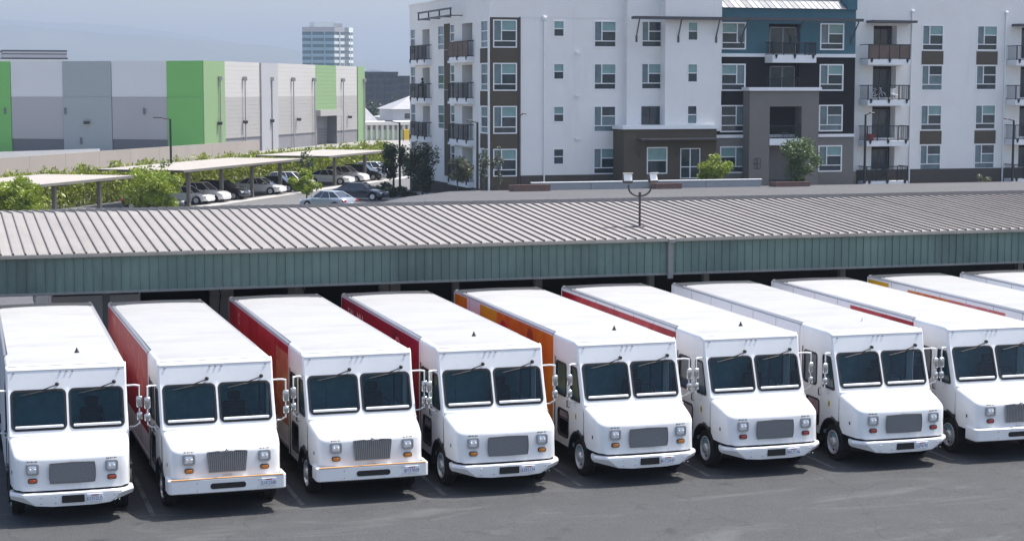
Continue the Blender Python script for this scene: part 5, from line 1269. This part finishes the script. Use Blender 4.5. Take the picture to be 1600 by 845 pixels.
obj('roof_dome', MB().loft([[(1 + 9 * u, 2, 15.3 + .0), (1 + 9 * u, 2, 15.3 + 1.1 * math.sin(math.pi * u) ** .6 * (1 - .5 * u)), (1 + 9 * u, 8, 15.3 + 1.1 * math.sin(math.pi * u) ** .6 * (1 - .5 * u))] for u in [k / 8 for k in range(9)]], False).mesh('roof_dome', TRIMW, 40), ob)
LF = leafmat('far_leaves', (.02, .035, .02), (.055, .075, .04), .25)
for i, (x, y, h, w_, lb) in enumerate(((122, 520, 6, 7, 'dark tree below the blue office block, next to the warehouse'), (129, 520, 7, 7, 'tall dark tree in front of the blue office block'), (131, 500, 9, 5, 'dark tree at the left edge of the apartment block, far off'), (134.5, 520, 8, 6, 'far tree half hidden by the balconies'), (117.5, 500, 4.5, 6, 'low dark tree beyond the steep grey roof'))):
    t = thing('far_tree', lb, 'tree', (x, y, -.7), group='dark trees before the office block'); mb = MB(); leaves(mb, 0, 0, h * .55, w_ * .55, w_ * .5, h * .5, 900, .42, 16, random.Random(i + 50), .2); obj('crown', mb.raw('crown', LF), t); mb = MB(); mb.tube([(0, 0, 0), (0, 0, h * .7)], .2, 6); obj('trunk', mb.mesh('trunk', BARK, 0), t)
for x, y, h, lb in ((85.8, 420, 10, 'thin utility pole behind the storage units'), (94, 430, 16, 'tall thin antenna mast beside the office block')):
    t = thing('utility_pole', lb, 'pole', (x, y, -.7)); mb = MB(); mb.tube([(0, 0, 0), (0, 0, h)], [.14, .08], 6); obj('pole', mb.mesh('pole', STW, 0), t); mb = MB(); mb.box(-.7, .7, -.05, .05, h - .9, h - .75); obj('crossarm', mb.mesh('crossarm', STW, 0), t)
# round-cornered glass tower
tw = thing('office_tower', 'tall pale office tower with teal glass rising behind the warehouse', 'tower', (0, 0, -1))
TWL = M('tower_teal_spandrel', (.20, .33, .39), .5, var=.06, scale=.05, coord='World'); TWG = M('tower_glass', (.06, .13, .17), .15, var=.2, scale=.05, coord='World'); TWW = M('tower_white_spandrel', (.62, .66, .66), .6, var=.05, scale=.05, coord='World'); TWD = M('tower_dark_glass', (.14, .18, .20), .2, var=.2, scale=.05, coord='World')
plan = [(195.9, 1004), (213.0, 1000), (219.6, 1004), (222.6, 1006.5), (226.2, 1012), (227.2, 1020)]; Ht = 43.6; fh = 3.42
def seg(nm, i, z0, z1, mat, d):
    (xa, ya), (xb, yb) = plan[i], plan[i + 1]; L_ = math.hypot(xb - xa, yb - ya); nx, ny = (yb - ya) / L_, -(xb - xa) / L_
    q = MB(); a, b = (xa + nx * d, ya + ny * d), (xb + nx * d, yb + ny * d); c, e = (xb - nx * 1.5, yb - ny * 1.5), (xa - nx * 1.5, ya - ny * 1.5)
    q.loft([[(*p_, z) for p_ in (a, b, c, e)] for z in (z0, z1)], True, True, True); obj(nm, q.mesh(nm, mat, 0), tw)
for i in range(5):
    sp, gl = [(TWL, TWG), (TWW, TWD), (TWD, TWD), (TWW, TWD), (TWW, TWD)][i]
    seg('parapet', i, Ht - 2.6, Ht, PIL if i < 2 else sp, .3)
    z = Ht - 2.6
    while z > 1:
        seg('window_band', i, max(0, z - 1.75), z, gl, -.2); seg('spandrel', i, max(-.5, z - fh), max(-.1, z - 1.75), sp, .2); z -= fh
for (i, ts) in ((0, (.3, .7)), (1, (.55,)), (3, (.4,)), (4, (.3,))):
    (xa, ya), (xb, yb) = plan[i], plan[i + 1]
    for t_ in ts:
        x, y = xa + (xb - xa) * t_, ya + (yb - ya) * t_; obj('pier', MB().box(x - .3, x + .3, y - .6, y + .4, 0, Ht - 2.6).mesh('pier', [TWL, TWW][i > 0], 0), tw)
obj('tower_core', MB().poly([(x, y, Ht - .4) for x, y in plan] + [(205, 1022, Ht - .4)]).mesh('tower_core', PIL, 0), tw)
obj('penthouse', MB().box(202.5, 213.5, 1003, 1016, Ht, Ht + 2.9).mesh('penthouse', TWW, 0), tw); obj('penthouse', MB().box(213.6, 219, 1006, 1016, Ht - .3, Ht + 2.2).mesh('penthouse', SIDW, 0), tw)
obj('antenna', MB().tube([(226, 1012, Ht - 3), (226, 1012, Ht - .6)], .2, 5).mesh('antenna', PDK, 0), tw)
# dark-finned roof far left
fb = thing('finned_building', 'dark banded office roof peeping over the warehouse at the left edge', 'office building', (22.0, 600, -1))
for k, (z0, z1, m_, x0, x1) in enumerate(((0, 18, OFB, -.5, 20), (18.0, 18.9, STW, -1, 19.8), (18.9, 19.4, OFF, -1, 19.5), (19.4, 20.4, PGR, -.6, 19.2), (20.4, 20.7, OFF, -.6, 19.2), (20.7, 21.3, PGR, -.4, 19.2), (21.3, 21.8, OFB, -.8, 19.3))): obj('roof_band', MB().box(x0, x1, -.2 * (k % 2), 18, z0 + .01, z1).mesh('roof_band', m_, 0), fb)

# ------------------------------------------------------------------ far hills
HILL = M('hill_scrub', (.11, .12, .09), .95, var=.2, scale=.004, coord='World')
def hills(name, y, ridge, seed, step=60):
    rnd = random.Random(seed); mb = MB(); pts = []
    def rz(x):
        for (a, b), (c, d) in zip(ridge, ridge[1:]):
            if x <= c: t = (x - a) / (c - a); return b + (d - b) * t
        return ridge[-1][1]
    xs = [ridge[0][0] + (ridge[-1][0] - ridge[0][0]) * i / 110 for i in range(111)]; ph = [rnd.uniform(0, 6) for _ in range(6)]
    rows = []
    for j in range(9):
        f = j / 8
        rows.append([(x, y - 900 * (1 - f) + 120 * math.sin(x * .004 + ph[0]), -1.5 + max(0, (rz(x) + 3 * math.sin(x * .012 + ph[1]) + 2 * math.sin(x * .031 + ph[2])) * (f ** .8) * (1 + .12 * (1 - f) * math.sin(x * .009 + j)))) for x in xs])
    mb.loft(rows, False); return obj(name, mb.mesh(name, HILL, 60), kind='structure', label='hazy blue hill ridge on the horizon')
hills('hills', 6400, [(-2200, 150), (-600, 225), (0, 232), (350, 222), (560, 200), (800, 180), (1100, 160), (1300, 128), (1500, 106), (1900, 98), (3000, 150), (5200, 90)], 1)
hills('far_hills', 8700, [(-2500, 260), (300, 330), (900, 300), (1500, 200), (2000, 150), (2300, 165), (2900, 140), (6000, 200)], 2)
# person on the side balcony
SKIN = M('skin', (.30, .17, .11), .6); CLOTH = M('dark_clothes', (.02, .02, .025), .9, var=.2)
pt = thing('person', 'person in dark clothes leaning on the second-floor end balcony', 'person', (41.58, 157.6, 7.78), (0, 0, R(180)))
def skin(name, V, Ed, rad, mat):
    me = bpy.data.meshes.new(name); me.from_pydata(V, Ed, []); me.materials.append(mat); o = obj(name, me, pt); m = o.modifiers.new('Skin', 'SKIN'); sk = me.skin_vertices.new() if not me.skin_vertices else me.skin_vertices[0]
    for i, r_ in enumerate(rad): sk.data[i].radius = (r_, r_)
    sk.data[0].use_root = True; s2 = o.modifiers.new('Sub', 'SUBSURF'); s2.levels = 1; s2.render_levels = 1; return o
skin('body', [(0, 0, .95), (0, 0, 1.2), (.03, 0, 1.42), (.06, 0, 1.52), (.09, 0, 1.66), (.08, 0, 1.74), (.05, .2, 1.42), (.2, .26, 1.18), (.42, .2, 1.12), (.05, -.2, 1.42), (.2, -.26, 1.18), (.42, -.2, 1.12), (0, .1, .88), (.03, .11, .48), (0, .12, .08), (.14, .13, .04), (0, -.1, .88), (.06, -.11, .48), (.0, -.12, .08), (.14, -.13, .04)],
     [(0, 1), (1, 2), (2, 3), (3, 4), (4, 5), (2, 6), (6, 7), (7, 8), (2, 9), (9, 10), (10, 11), (0, 12), (12, 13), (13, 14), (14, 15), (0, 16), (16, 17), (17, 18), (18, 19)],
     [.14, .13, .14, .05, .1, .08, .065, .045, .035, .065, .045, .035, .09, .065, .045, .04, .09, .065, .045, .04], CLOTH)
obj('face', MB().sphere((.13, 0, 1.66), .085, 10, 7).mesh('face', SKIN, 60), pt); obj('hair', MB().sphere((.075, 0, 1.70), .115, 10, 7).mesh('hair', BLACK, 60), pt)
